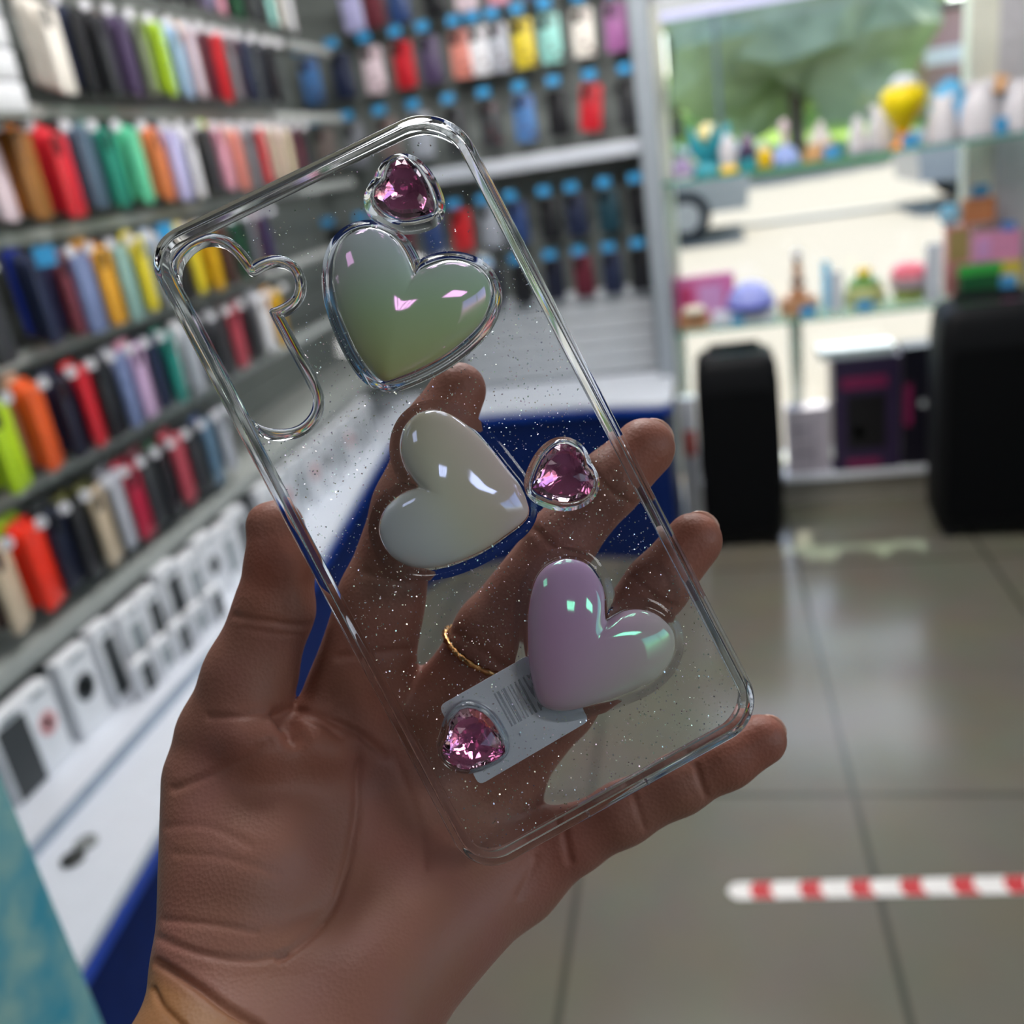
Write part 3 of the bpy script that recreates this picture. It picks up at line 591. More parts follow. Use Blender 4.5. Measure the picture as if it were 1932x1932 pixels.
# left wall: (row top z, [(photo x of the stack, colours front to back, blue tag?)])
XF = -1.14                                      # front cases hang in this plane
def row_y(px, z):
    lo, hi = .6, 3.5
    for _ in range(40):
        mid = (lo+hi)/2
        if proj((XF, mid, z))[0] < px: lo = mid
        else: hi = mid
    return lo
ROWS = [
 (2.035, [(20, 'black navy'), (85, 'charcoal black'), (140, 'black plum'), (195, 'midnight charcoal'), (245, 'navy black'), (292, 'black slate'), (335, 'black midnight'), (375, 'plum black'), (412, 'pink lavender'), (445, 'forest black'), (480, 'charcoal black'), (512, 'aqua charcoal'), (550, 'white cream')]),
 (1.828, [(108, 'cream cream cream'), (165, 'black navy midnight'), (208, 'charcoal black'), (247, 'plum plum taupe'), (282, 'sage grey'), (318, 'lime lime sage'), (350, 'sky sky'), (376, 'blush peach'), (400, 'burgundy plum'), (424, 'scarlet maroon'), (448, 'grey red'), (474, 'navy burgundy'), (500, 'midnight navy'), (525, 'black charcoal')]),
 (1.612, [(2, 'blush white'), (60, 'bronze rust bronze'), (128, 'red red red'), (178, 'slate slate black'), (222, 'teal teal seafoam'), (270, 'mint mint black'), (312, 'orange orange charcoal'), (342, 'lavender periwinkle'), (372, 'white white'), (405, 'charcoal black'), (432, 'pink pink lime'), (458, 'salmon peach'), (482, 'grey silver'), (506, 'red grey'), (530, 'ivory cream'), (553, 'ivory blush'), (574, 'burgundy violet')]),
 (1.398, [(-8, 'charcoal black'), (92, 'navy navy cobalt', 1), (138, 'maroon plum'), (172, 'periwinkle slate'), (212, 'amber rust amber'), (248, 'seafoam charcoal'), (282, 'yellow yellow', 0), (316, 'silver sky', 1), (348, 'black charcoal'), (376, 'yellow canary'), (408, 'gold gold'), (436, 'cocoa maroon'), (462, 'forest jade'), (488, 'grey charcoal'), (512, 'violet maroon')]),
 (1.198, [(20, 'lime lime'), (88, 'tangerine tangerine peach'), (140, 'midnight navy'), (176, 'red scarlet'), (212, 'black charcoal'), (246, 'periwinkle silver'), (276, 'lilac pink'), (306, 'navy midnight'), (336, 'jade teal'), (370, 'silver white'), (400, 'black petrol'), (428, 'charcoal grey'), (455, 'rose cocoa'), (482, 'black maroon'), (508, 'white silver'), (534, 'gold amber')]),
 (.985, [(22, 'beige cocoa'), (84, 'vermilion vermilion lime'), (128, 'midnight black'), (166, 'black olive'), (204, 'beige olive'), (238, 'silver grey'), (268, 'crimson crimson'), (296, 'charcoal maroon'), (324, 'black forest'), (352, 'rose rose'), (380, 'charcoal black'), (406, 'steelblue denim'), (432, 'silver charcoal')]),
]
HOOK_Y = {}
for r, (zt, items) in enumerate(ROWS):
    last = None
    for i, it in enumerate(items):
        px, cols = it[0], it[1].split(); blue = len(it) > 2 and it[2]
        y = row_y(px-6, zt-.07); yaw = math.radians(90+16+random.uniform(-6, 6)); dz0 = random.uniform(-.006, .004)
        prev = items[i-1][1].split()[0] if i else None; nxt = items[i+1][1].split()[0] if i+1 < len(items) else None
        where = f"between {prev} and {nxt}" if prev and nxt else (f"far end beside {prev}" if prev else f"near end beside {nxt}")
        n = len(cols)
        for k, cn in enumerate(cols):
            pos = ('front', 'rear')[k] if n == 2 else ('front', 'middle', 'rear')[k]
            step = .02 if n == 3 else .025
            place_case((XF-k*step, y+random.uniform(-.003, .003), zt+dz0+k*step*.5), yaw, cn,
                       f"{pos} {cn} phone case, left wall {ORD[r]} row, stack {where}", f"phone cases hanging in the left wall's {ORD[r]} row", frame=(k == 0 and i % 2 == 0))
        HOOK_Y.setdefault(r, []).append(y)
        hook(XL+.02, y, zt+.04, .88, 0, -.16, .315, f"{'blue-tagged' if blue else 'white-tagged'} wire hook of the front {cols[0]} stack, left wall {ORD[r]} row, {where}", blue, math.radians(60), .038, .034)
# grey rails between the rows of the left wall
for r, z in enumerate((1.860, 1.648, 1.433, 1.233, 1.020, .795)):
    if r == 5: continue
    t = thing('display_rail', f"grey metal rail along the left wall under its {ORD[r]} row of phone cases", 'rail', (XL+.02, 1.95, z), 0, 'left wall rails')
    b = B(); box(b, (.2, 0, 0), (.012, 2.95, .034), bev=.003); obj('bar', b, RAIL, t)
    ys = sorted(HOOK_Y[r+1]+[.62, 3.36])
    for want in (.75, 1.4, 2.2, 3.1):
        yy = min(((a+c)/2-1.95 for a, c in zip(ys, ys[1:]) if c-a > .04), key=lambda q: abs(q+1.95-want))
        b = B(); box(b, (.097, yy, 0), (.194, .012, .018)); obj('bracket', b, RAIL, t)
    b = B(); box(b, (.2075, 0, .002), (.002, 2.9, .022)); obj('label_strip', b, mat('strip_grey', (186, 190, 186), .3), t)
b = B(); box(b, (XL+.02+.13, 1.95, .79), (.26, 2.95, .02), bev=.003); box(b, (XL+.02+.262, 1.95, .785), (.006, 2.95, .034), bev=.001)
tag(obj('wall_shelf', b, mat('ledge_grey', (150, 154, 150), .45)), 'grey ledge along the left wall between the lowest phone cases and the boxes', 'shelf')
# far wall: rows of single cases under blue tags
FR = [
 (None, 2.075, [(660, 'lavender'), (702, 'maroon'), (750, 'denim'), (815, 'black'), (875, 'blush'), (935, 'pink'), (1000, 'periwinkle'), (1060, 'aqua'), (1110, 'charcoal')]),
 (1.888, 1.868, [(585, 'azure p'), (645, 'navy'), (705, 'blush p'), (762, 'red'), (812, 'plum'), (870, 'salmon p'), (905, 'white p'), (940, 'silver p'), (986, 'canary p'), (1037, 'aqua p'), (1100, 'cream p'), (1162, 'mauve')]),
 (1.652, 1.632, [(560, 'violet'), (615, 'taupe'), (672, 'grey'), (733, 'taupe p'), (795, 'silver'), (860, 'charcoal'), (925, 'charcoal p'), (990, 'azure p'), (1053, 'black'), (1120, 'red'), (1185, 'charcoal')]),
 (1.300, 1.283, [(640, 'black'), (700, 'navy'), (760, 'burgundy'), (815, 'denim'), (872, 'scarlet'), (925, 'silver'), (975, 'denim'), (1037, 'black'), (1087, 'navy'), (1147, 'petrol'), (1204, 'black')]),
 (1.080, 1.062, [(620, 'black'), (680, 'plum'), (740, 'navy'), (800, 'charcoal'), (870, 'navy'), (930, 'midnight'), (985, 'black'), (1047, 'midnight'), (1100, 'burgundy'), (1155, 'navy'), (1208, 'black')]),
]
FO = ['top', 'second', 'third', 'fourth', 'lowest']
for r, (zt, zc, items) in enumerate(FR):
    for i, (px, cn) in enumerate(items):
        pr = cn.endswith(' p'); cn = cn.split()[0]; yb = 3.52 if r < 3 else 3.54
        lo, hi = -1.5, 0
        for _ in range(40):
            mid = (lo+hi)/2
            if proj((mid, yb, zc-.06))[0] < px: lo = mid
            else: hi = mid
        x = lo; prev = items[i-1][1].split()[0] if i else None; nxt = items[i+1][1].split()[0] if i+1 < len(items) else None
        where = f"between {prev} and {nxt}" if prev and nxt else (f"right end beside {prev}" if prev else f"left end beside {nxt}")
        tilt = random.uniform(-.03, .03) if not (r == 2 and cn == 'red') else .14
        place_case((x, yb, zc), random.uniform(-.12, .12), cn, f"{'printed ' if pr else ''}{cn} phone case, far wall {FO[r]} row, {where}", f"phone cases hanging in the far wall's {FO[r]} row", pr, True, tilt)
        hook(x, YF-.045, zc+.012, 0, -1, .02, .15, f"{'blue' if zt else 'white'}-tagged hook of the {cn} case, far wall {FO[r]} row, {where}", bool(zt), 0, .046, .03)
# ------------------------------------------------------------------ boxed accessories on the left counter
inkd, inkr, inkg = mat('print_dark', (40, 46, 48), .4), mat('print_pink', (206, 150, 152), .5), mat('print_grey', (130, 138, 142), .5)
BOXW = mat('white_carton', (216, 218, 222), .45, noise=.03)
def accessory(px, py, wd, h, d, pic, label, x=-1.11, z=.6002):
    y = hit(px, py, 0, x)[1]; t = thing('accessory_box', label, 'box', (x-d/2, y, z), math.radians(90), 'boxed accessories on the left worktop')
    b = B(); box(b, (0, 0, h/2), (wd, d, h), bev=.002, seg=1); obj('carton_body', b, BOXW, t)
    b = B(); f = -d/2-.0006
    if pic == 'dark': box(b, (0, f, h*.46), (wd*.62, .0012, h*.74)); M = inkd
    elif pic == 'dark_full': box(b, (0, f, h*.45), (wd*.86, .0012, h*.86)); M = inkd
    elif pic == 'grey': box(b, (0, f, h*.5), (wd*.55, .0012, h*.55)); M = inkg
    else:
        r_ = wd*.3; lathe(b, [(r_*.5, -.0006), (r_*.5, .0006), (r_, .0006), (r_, -.0006)], seg=24, M=Matrix.Translation((0, f, h*.55)) @ Matrix.Rotation(math.pi/2, 4, 'X'))
        M = inkd if pic == 'ring' else inkr
    obj('printed_picture', b, M, t)
    b = B(); box(b, (0, f, h*.93), (wd*.5, .0012, h*.05)); obj('title_line', b, inkg, t)
acc = [(28, 1390, .075, .15, 'dark_full', 'nearest white accessory box with a full dark picture'), (85, 1350, .07, .15, 'pink', 'white accessory box with a pale pink ring picture'), (150, 1265, .085, .155, 'ring', 'white accessory box with a large dark ring picture'),
       (205, 1215, .06, .16, 'dark', 'white accessory box with a tall dark picture right of the dark ring box'), (245, 1150, .07, .15, 'grey', 'white accessory box with grey picture, fifth from the near end'), (283, 1120, .06, .15, 'dark', 'white accessory box with dark picture, sixth from the near end'),
       (322, 1080, .075, .165, 'dark', 'tall white accessory box with dark picture, seventh from the near end'), (358, 1050, .07, .15, 'grey', 'white accessory box with grey picture, eighth from the near end'), (390, 1015, .07, .16, 'ring', 'white accessory box with small dark ring, ninth from the near end'),
       (420, 985, .07, .15, 'grey', 'white accessory box with grey picture, tenth from the near end'), (447, 960, .07, .16, 'dark', 'white accessory box with dark picture, farthest of the row')]
for k, pic in enumerate(('grey', 'pink', 'grey', 'pink', 'ring', 'grey', 'pink', 'grey', 'grey')):
    q = proj((-1.11, 2.06+.1*k, .66)); acc.append((q[0], q[1], .075, .16, pic, f"white accessory box behind the clear case, {('nearest', 'second', 'third', 'fourth', 'fifth', 'sixth', 'seventh', 'eighth', 'ninth')[k]} past the small boxes"))
for px, py, wd, h, pic, lab in acc: accessory(px, py, wd, h, .03, pic, lab)
for k, (px, py) in enumerate(((262, 1215), (298, 1180), (333, 1148), (366, 1120), (398, 1090))):
    accessory(px, py, .055, .075, .02, ('dark', 'grey')[k % 2], f"small white accessory box in front of the tall ones, {('nearest', 'second', 'third', 'fourth', 'farthest')[k]} of five", -1.065)
# clear rail lip in front of the boxes
b = B(); box(b, (-1.0, 1.25, .612), (.004, 1.1, .022)); tag(obj('edge_rail', b, mat('rail_tint', (140, 152, 166), .2)), 'thin blue-grey edge rail on the worktop before the accessory boxes', 'rail')
# pile of white boxes at the top left
y0 = at_x(12, 130, -1.1)[1]
for k in range(6):
    b = B(); box(b, (-1.13, y0-.03, 1.632+.05*k+.0235), (.07, .11, .047), bev=.004); tag(obj('white_box', b, BOXW), f"small white box at the top left edge, {('lowest', 'second lowest', 'third lowest', 'fourth lowest', 'fifth lowest', 'topmost')[k]} of the pile", 'box', 'pile of white boxes')
b = B(); box(b, (-1.25, y0-.03, 1.626), (.32, .12, .009)); tag(obj('wall_bracket', b, RAIL), 'flat grey bracket carrying the pile of white boxes on the left wall', 'bracket')
# ================================================================== THE CLEAR PHONE CASE
def _solve_pose():
    q = [(256, 468), (841, 186), (1458, 1350), (902, 1658)]
    r = [np.array([(x-CX)/F, (y-CX)/F, 1]) for x, y in q]
    A = np.stack([r[0], -r[1], r[2], -r[3]], 1); d = np.linalg.svd(A)[2][-1]; d = d*np.sign(d[0])
    P = [d[i]*r[i] for i in range(4)]
    wdt = (np.linalg.norm(P[1]-P[0])+np.linalg.norm(P[2]-P[3]))/2; P = [p*(.077/wdt) for p in P]
    ln = (np.linalg.norm(P[3]-P[0])+np.linalg.norm(P[2]-P[1]))/2
    return [O+R@p for p in P], ln
PC, LEN = _solve_pose(); WID = .077
cu = _n((PC[1]-PC[0])+(PC[2]-PC[3])); cv = (PC[3]-PC[0])+(PC[2]-PC[1]); cw = _n(np.cross(cu, -cv)); cup = np.cross(cw, cu); cc = sum(PC)/4+cw*.0015
PHONE = thing('clear_phone_case', 'clear glittery phone case with puffy pearl hearts and pink gems, held up in the hand', 'phone case')
m = np.eye(4); m[:3, 0] = cu; m[:3, 1] = cup; m[:3, 2] = cw; m[:3, 3] = cc
PHONE.matrix_world = Matrix(m.tolist())
def cl(px, py, z=0.0):
    """photo point -> case coordinates on the plane z above the case's back"""
    r = ray(px, py); o = O-cc; t = (z-o@cw)/(r@cw); p = o+r*t; return (p@cu, p@cup)
MM = .001
RES = glass('clear_tpu', (.965, .975, .985), 1.24); PLATE = clear_sheet('clear_back_sheet', (.965, .975, .985), 1.45, .03, .06, 60)
RESIN = glass('clear_resin', (.96, .975, .985), 1.33)
# bumper frame: cross-section (outward, towards camera) swept round the outline
def rrect4(w, h, rad, seg=12):
    P = []
    for (sx, sy, a0), r in zip(((1, 1, 0), (-1, 1, 90), (-1, -1, 180), (1, -1, 270)), rad):
        for k in range(seg+1):
            a = math.radians(a0+90*k/seg); P.append((sx*(w/2-r)+r*math.cos(a), sy*(h/2-r)+r*math.sin(a)))
    return P
RAD = (.0128, .0085, .0096, .0102)               # corners: top right, top left, bottom left, bottom right
path = np.array(rrect4(WID, LEN, RAD, 14)); nrm = normals2(path)
sec = [(-3.6, 0), (-2.2, .2), (-1.3, .15), (-.65, -.1), (-.2, -.7), (0, -1.6), (0, -8.4), (-.2, -9.1), (-.7, -9.4), (-1.3, -9.3), (-1.45, -8.6), (-1.35, -2.6), (-1.6, -1.6), (-2.2, -1.25), (-3.6, -1.2)]
b = B(); loft(b, [[(p[0]+n_[0]*o*MM, p[1]+n_[1]*o*MM, z*MM) for o, z in sec] for p, n_ in zip(path, nrm)], True)
frame = obj('bumper_frame', b, RES, PHONE, angle=60)
# small port ribs on the bottom edge
for px, py in ((1112, 1540), (1222, 1478)):
    x, y = cl(px, py, -.004); b = B(); box(b, (x, -LEN/2-.0001, -.0050), (.0007, .0006, .0062), bev=.0001, seg=1); obj('port_rib', b, RES, frame)
def offset_ring(P, o, it=14):
    C = P+normals2(P)*o
    for _ in range(it): C = .5*C+.25*(np.roll(C, 1, 0)+np.roll(C, -1, 0))
    # keep the smoothed ring outside by re-projecting to distance o along its own direction
    return C
def collar(name, P, sec, omax, M, parent, it=10, C=None):
    if C is None: C = offset_ring(P, omax, it)
    b = B(); loft(b, [[tuple(P[i]+(C[i]-P[i])*(o/omax))+(z,) for o, z in sec] for i in range(len(P))], True)
    return obj(name, b, M, parent, angle=70)
HOLE = np.array([cl(x, y) for x, y in [(340, 537), (341, 503), (356, 480), (378, 464), (401, 460), (424, 466), (442, 482), (458, 503), (466, 514), (472, 517), (479, 516), (497, 506), (517, 500), (538, 504), (551, 516), (558, 535), (555, 555), (542, 569), (524, 579), (511, 584), (508, 588), (512, 598), (545, 661), (578, 722), (590, 750), (588, 775), (571, 797), (548, 808), (520, 810), (495, 804), (475, 790), (458, 768), (420, 690), (380, 613), (350, 556)]])
HOLE = spline(HOLE, 160)
if np.sum(HOLE[:, 0]*np.roll(HOLE[:, 1], -1)-np.roll(HOLE[:, 0], -1)*HOLE[:, 1]) < 0: HOLE = HOLE[::-1].copy()
HO = 2.6*MM
rs = [(0, -2.3), (0, .7), (.25, 1.15), (.9, 1.35), (1.7, 1.0), (2.3, .35), (2.6, 0), (2.6, -1.15), (1.5, -1.6), (.7, -2.4)]
def edge_room(P, lip):
    """how far a point may move out before it meets the bumper's inner lip"""
    return np.minimum(WID/2-np.abs(P[:, 0]), LEN/2-np.abs(P[:, 1]))-lip
hole_out = offset_ring(HOLE, HO, 4)
lim = np.array([WID/2-.0041, LEN/2-.0041]); hole_out = np.clip(hole_out, -lim, lim)
for _ in range(3): hole_out = .5*hole_out+.25*(np.roll(hole_out, 1, 0)+np.roll(hole_out, -1, 0))
collar('camera_rim', HOLE, [(o*MM, z*MM) for o, z in rs], HO, RES, PHONE, 4, hole_out)
# back sheet with the camera opening
inner = np.array(rrect4(WID-.0073, LEN-.0073, [r-.00365 for r in RAD]))
b = B()
def loop(P, z):
    vs = [b.verts.new((x, y, z)) for x, y in P]; return [b.edges.new((vs[i], vs[(i+1) % len(vs)])) for i in range(len(vs))]
es = loop(inner, -.0001)+loop(hole_out[::2], -.0001)
bmesh.ops.triangle_fill(b, use_beauty=True, use_dissolve=False, edges=es)
g = bmesh.ops.extrude_face_region(b, geom=b.faces[:]); bmesh.ops.translate(b, verts=[v for v in g['geom'] if isinstance(v, bmesh.types.BMVert)], vec=(0, 0, -.001))
obj('back_panel', b, PLATE, PHONE, smooth=False)
# ---- puffy pearl hearts
def pearl(name, a, c, cols, tint):
    """iridescent pearl: body colour drifts along the heart, reflections take the complementary tint"""
    M = bpy.data.materials.new(name); M.use_nodes = True; nt = M.node_tree; p = nt.nodes['Principled BSDF']
    tc = nt.nodes.new('ShaderNodeTexCoord'); A, Cq = np.array(cl(*a)), np.array(cl(*c)); d = Cq-A; L2 = d@d
    dt = nt.nodes.new('ShaderNodeVectorMath'); dt.operation = 'DOT_PRODUCT'; dt.inputs[1].default_value = (d[0]/L2, d[1]/L2, 0)
    ad = nt.nodes.new('ShaderNodeMath'); ad.operation = 'ADD'; ad.inputs[1].default_value = -float(A@d)/L2
    rp = nt.nodes.new('ShaderNodeValToRGB'); rp.color_ramp.interpolation = 'B_SPLINE'
    while len(rp.color_ramp.elements) < len(cols): rp.color_ramp.elements.new(.5)
    for e, (t, cl_) in zip(rp.color_ramp.elements, cols): e.position = t; e.color = lin(cl_)
    nt.links.new(tc.outputs['Object'], dt.inputs[0]); nt.links.new(dt.outputs['Value'], ad.inputs[0]); nt.links.new(ad.outputs[0], rp.inputs[0]); nt.links.new(rp.outputs[0], p.inputs['Base Color'])
    p.inputs['Roughness'].default_value = .07; p.inputs['IOR'].default_value = 2.0; p.inputs['Specular Tint'].default_value = tuple(tint)+(1,)
    return M
H1 = [(783, 520), (794, 507), (818, 496), (847, 490), (876, 493), (902, 504), (919, 522), (926, 542), (925, 568), (913, 597), (893, 623), (864, 649), (826, 675), (783, 697), (742, 713), (725, 717), (710, 710), (690, 687), (670, 655), (650, 612), (636, 571), (629, 528), (631, 490), (641, 458), (661, 438), (687, 429), (713, 432), (739, 446), (757, 467), (771, 493)]
H2 = [(789, 919), (779, 904), (764, 879), (757, 847), (761, 817), (772, 795), (789, 780), (814, 773), (841, 777), (869, 792), (899, 817), (928, 849), (958, 887), (981, 916), (994, 944), (998, 967), (986, 986), (953, 1011), (916, 1036), (879, 1054), (841, 1067), (804, 1073), (772, 1069), (742, 1053), (725, 1031), (716, 1003), (720, 976), (732, 954), (752, 936), (772, 925)]
H3 = [(1146, 1172), (1142, 1151), (1141, 1116), (1130, 1091), (1111, 1067), (1090, 1057), (1065, 1055), (1038, 1065), (1020, 1081), (1009, 1102), (1001, 1135), (997, 1172), (997, 1213), (999, 1250), (1006, 1291), (1014, 1318), (1025, 1334), (1044, 1342), (1076, 1342), (1111, 1334), (1157, 1320), (1197, 1304), (1235, 1285), (1259, 1261), (1273, 1234), (1275, 1207), (1270, 1188), (1256, 1172), (1238, 1159), (1211, 1151), (1184, 1153), (1162, 1164)]
def ccw(P):
    return P[::-1].copy() if np.sum(P[:, 0]*np.roll(P[:, 1], -1)-np.roll(P[:, 0], -1)*P[:, 1]) < 0 else P
KEEP = []                                       # areas kept free of glitter
def heart(pix, M, label, cs, ch=1.0):
    P = ccw(spline([cl(x, y, .003) for x, y in pix], 144)); c = np.array(cl(*cs, .003)); KEEP.append(P)
    S = P.copy()
    for _ in range(160): S = .5*S+.25*(np.roll(S, 1, 0)+np.roll(S, -1, 0))
    rings = [[tuple(c+(p-c)*.965)+(.0001,) for p in P], [tuple(c+(p-c)*.985)+(.0006,) for p in P]]
    for s in list(np.sin(np.linspace(1, .04, 26)*math.pi/2)):
        z = .0018+.0062*max(0, 1-s**2.3)**.55
        Q = P*(1-(1-s)**1.2)+S*(1-s)**1.2
        rings.append([tuple(c+(p-c)*s)+(z,) for p in Q])
    b = B(); loft(b, rings); h = obj('heart_charm', b, M, PHONE, angle=180); h['label'] = label
    cs_ = [(.08, .03), (.08, 1.9*ch), (.35, 2.35*ch), (.9, 2.2*ch), (1.7, 1.2*ch), (2.4, .45*ch), (3.0, .03)]
    collar('resin_collar', P, [(o*MM, z*MM) for o, z in cs_], 3.0*MM, RESIN, h, 14)
heart(H1, pearl('pearl_green', (700, 420), (735, 720), [(0, (206, 216, 228)), (.35, (196, 216, 206)), (.6, (176, 212, 166)), (1, (200, 204, 138))], (.95, .45, 1)), 'puffy green pearl heart', (758, 585))
heart(H2, pearl('pearl_yellow', (735, 1010), (965, 880), [(0, (214, 226, 234)), (.3, (214, 220, 216)), (.55, (216, 216, 184)), (1, (224, 196, 198))], (.5, .6, 1)), 'puffy white pearl heart with yellow and pink sheen', (845, 940), .32)
heart(H3, pearl('pearl_violet', (990, 1150), (1230, 1310), [(0, (206, 172, 214)), (.3, (206, 164, 206)), (.65, (206, 184, 200)), (1, (206, 204, 184))], (.2, 1, .6)), 'puffy violet pearl heart', (1105, 1222), .32)
# ---- faceted pink gems
FOIL = mat('pink_foil', (1, .56, .8), .05, .75, noise=.05, scale=900); GEMG = glass('pink_gem_glass', (1, .86, .94), 1.5)
def gem(pix, cs, label, tx):
    P = ccw(spline([cl(x, y, .003) for x, y in pix], 24)); c = np.array(cl(*cs, .003)); KEEP.append(ccw(spline([cl(x, y, .003) for x, y in pix], 60)))
    def rg(s, z, half=False, every=1, j=0):
        Q = (P+np.roll(P, -1, 0))/2 if half else P
        return [tuple(c+(q-c)*s+rng.normal(0, j, 2))+(z,) for q in Q[::every]]
    b = B()
    def fan(A, Bq, mi):
        """triangulated band between two rings of verts with n and n or 2n members"""
        n, m_ = len(A), len(Bq)
        for k in range(n):
            if m_ == n:
                b.faces.new((A[k], A[(k+1) % n], Bq[k])).material_index = mi; b.faces.new((A[(k+1) % n], Bq[(k+1) % m_], Bq[k])).material_index = mi
            else:
                j = k//2
                if k % 2 == 0: b.faces.new((A[k], A[(k+1) % n], Bq[j])).material_index = mi
                else:
                    b.faces.new((A[k], A[(k+1) % n], Bq[(j+1) % m_])).material_index = mi; b.faces.new((A[k], Bq[(j+1) % m_], Bq[j])).material_index = mi
    mk = lambda R_: [b.verts.new(q) for q in R_]
    g0, g1 = mk(rg(.985, .0026)), mk(rg(1, .0031)); r1 = mk(rg(.78, .0048, True, 1, 1e-4)); r2 = mk(rg(.52, .0059, False, 2, 1e-4)); r3 = mk(rg(.24, .0066, True, 4))
    fan(g0, g1, 0); fan(g1, r1, 0); fan(r1, r2, 0); fan(r2, r3, 0); b.faces.new(r3).material_index = 0
    p1 = mk(rg(.62, .0013, True, 2)); ap = b.verts.new(tuple(c)+(.0006,))
    fan(g0, p1, 0)
    for k in range(len(p1)): b.faces.new((p1[k], p1[(k+1) % len(p1)], ap)).material_index = 0
    bmesh.ops.recalc_face_normals(b, faces=b.faces)
    # foil shell just under the pavilion
    f0 = mk(rg(1.0, .0025)); f1 = mk(rg(.63, .0011, True, 2, 2.5e-4)); f2 = mk(rg(.33, .0007, False, 4, 3e-4))
    for v in f1+f2: v.co.z += random.uniform(-.0003, .0003)*.9; fa = b.verts.new(tuple(c)+(.0004,))
    fan(f0, f1, 1)
    fan(f1, f2, 1)
    for k in range(len(f2)): b.faces.new((f2[k], f2[(k+1) % len(f2)], fa)).material_index = 1
    h = obj('gem', b, [GEMG, FOIL], PHONE, smooth=False, fix=False); h['label'] = label
    Pf = ccw(spline([cl(x, y, .003) for x, y in pix], 96))
    for _ in range(8): Pf = .5*Pf+.25*(np.roll(Pf, 1, 0)+np.roll(Pf, -1, 0))
    Pf = Pf+normals2(Pf)*.25*MM
    cs_ = [(.02, .03), (.02, 2.4), (.35, 2.9), (.8, 2.5), (1.3, 1.3), (tx, .03)]
    collar('resin_collar', Pf, [(o*MM, z*MM) for o, z in cs_], tx*MM, RESIN, h, 12)
gem([(763, 300), (783, 313), (800, 336), (812, 362), (820, 391), (812, 402), (794, 407), (765, 412), (736, 406), (713, 388), (705, 371), (710, 354), (725, 342), (729, 325), (739, 307), (750, 301)], (765, 362), 'pink heart gem in a wide clear collar near the top corner', 2.6)
gem([(1072, 838), (1092, 849), (1102, 869), (1102, 879), (1115, 894), (1121, 911), (1112, 931), (1090, 944), (1062, 947), (1033, 939), (1005, 924), (1008, 909), (1015, 887), (1028, 862), (1048, 842), (1060, 837)], (1063, 897), 'pink heart gem at the middle right of the case', 1.9)
gem([(882, 1336), (906, 1342), (928, 1361), (944, 1388), (954, 1418), (931, 1436), (904, 1447), (882, 1453), (861, 1447), (839, 1431), (835, 1409), (845, 1390), (847, 1371), (861, 1347), (870, 1339)], (890, 1397), 'pink heart gem over the pale sticker near the bottom', 1.4)
# ---- pale sticker on the inside of the back
Q = [cl(x, y, -.0014) for x, y in ((828, 1332), (1036, 1214), (1112, 1360), (904, 1482))]
ctr = np.mean(Q, 0); stk = []
for i in range(4):
    p, a, c = np.array(Q[i]), np.array(Q[i-1]), np.array(Q[(i+1) % 4])
    da, dc = _n(a-p)*.0016, _n(c-p)*.0016
    for t in np.linspace(0, 1, 5): stk.append(tuple((1-t)**2*(p+da)+2*t*(1-t)*p+t*t*(p+dc)))
def sheet_mat(name, rgb, op):
    M = bpy.data.materials.new(name); M.use_nodes = True; nt = M.node_tree; p = nt.nodes['Principled BSDF']; o = nt.nodes['Material Output']
    p.inputs['Base Color'].default_value = lin(rgb); p.inputs['Roughness'].default_value = .5
    t = nt.nodes.new('ShaderNodeBsdfTransparent'); mx = nt.nodes.new('ShaderNodeMixShader'); mx.inputs[0].default_value = op
    nt.links.new(t.outputs[0], mx.inputs[1]); nt.links.new(p.outputs[0], mx.inputs[2]); nt.links.new(mx.outputs[0], o.inputs[0]); return M
b = B(); prism(b, ccw(np.array(stk)).tolist(), -.00155, -.0014); st = obj('sticker', b, sheet_mat('translucent_label', (240, 242, 250), .92), PHONE, smooth=False); st['label'] = 'pale translucent label seen through the back'
ax, ay = _n(np.array(Q[1])-np.array(Q[0])), _n(np.array(Q[3])-np.array(Q[0])); org = np.array(Q[0])
b = B(); x = .0125
for k in range(15):
    wd = random.choice((.00025, .0004, .0006))
    box(b, tuple(org+ax*x+ay*.008)+(-.00137,), (wd, .0085, .00003), rz=math.atan2(ax[1], ax[0])); x += wd+random.choice((.0003, .0005, .0007))
obj('barcode', b, sheet_mat('faint_bars', (190, 194, 204), .3), st, smooth=False)
# ---- glitter flecks in the sheet
def inside(P, x, y):
    r_ = False; n = len(P); j = n-1
    for i in range(n):
        if (P[i][1] > y) != (P[j][1] > y) and x < (P[j][0]-P[i][0])*(y-P[i][1])/(P[j][1]-P[i][1])+P[i][0]: r_ = not r_
        j = i
    return r_
M = bpy.data.materials.new('glitter_fleck'); M.use_nodes = True; nt = M.node_tree; p = nt.nodes['Principled BSDF']; p.inputs['Metallic'].default_value = 1; p.inputs['Roughness'].default_value = .3
gm = nt.nodes.new('ShaderNodeNewGeometry'); hs = nt.nodes.new('ShaderNodeHueSaturation'); hs.inputs['Color'].default_value = (.95, .8, .78, 1); hs.inputs['Saturation'].default_value = 1.1
nt.links.new(gm.outputs['Random Per Island'], hs.inputs['Hue']); nt.links.new(hs.outputs[0], p.inputs['Base Color'])
b = B(); n = 0
holeL = hole_out.tolist(); keepL = [k.tolist() for k in KEEP]
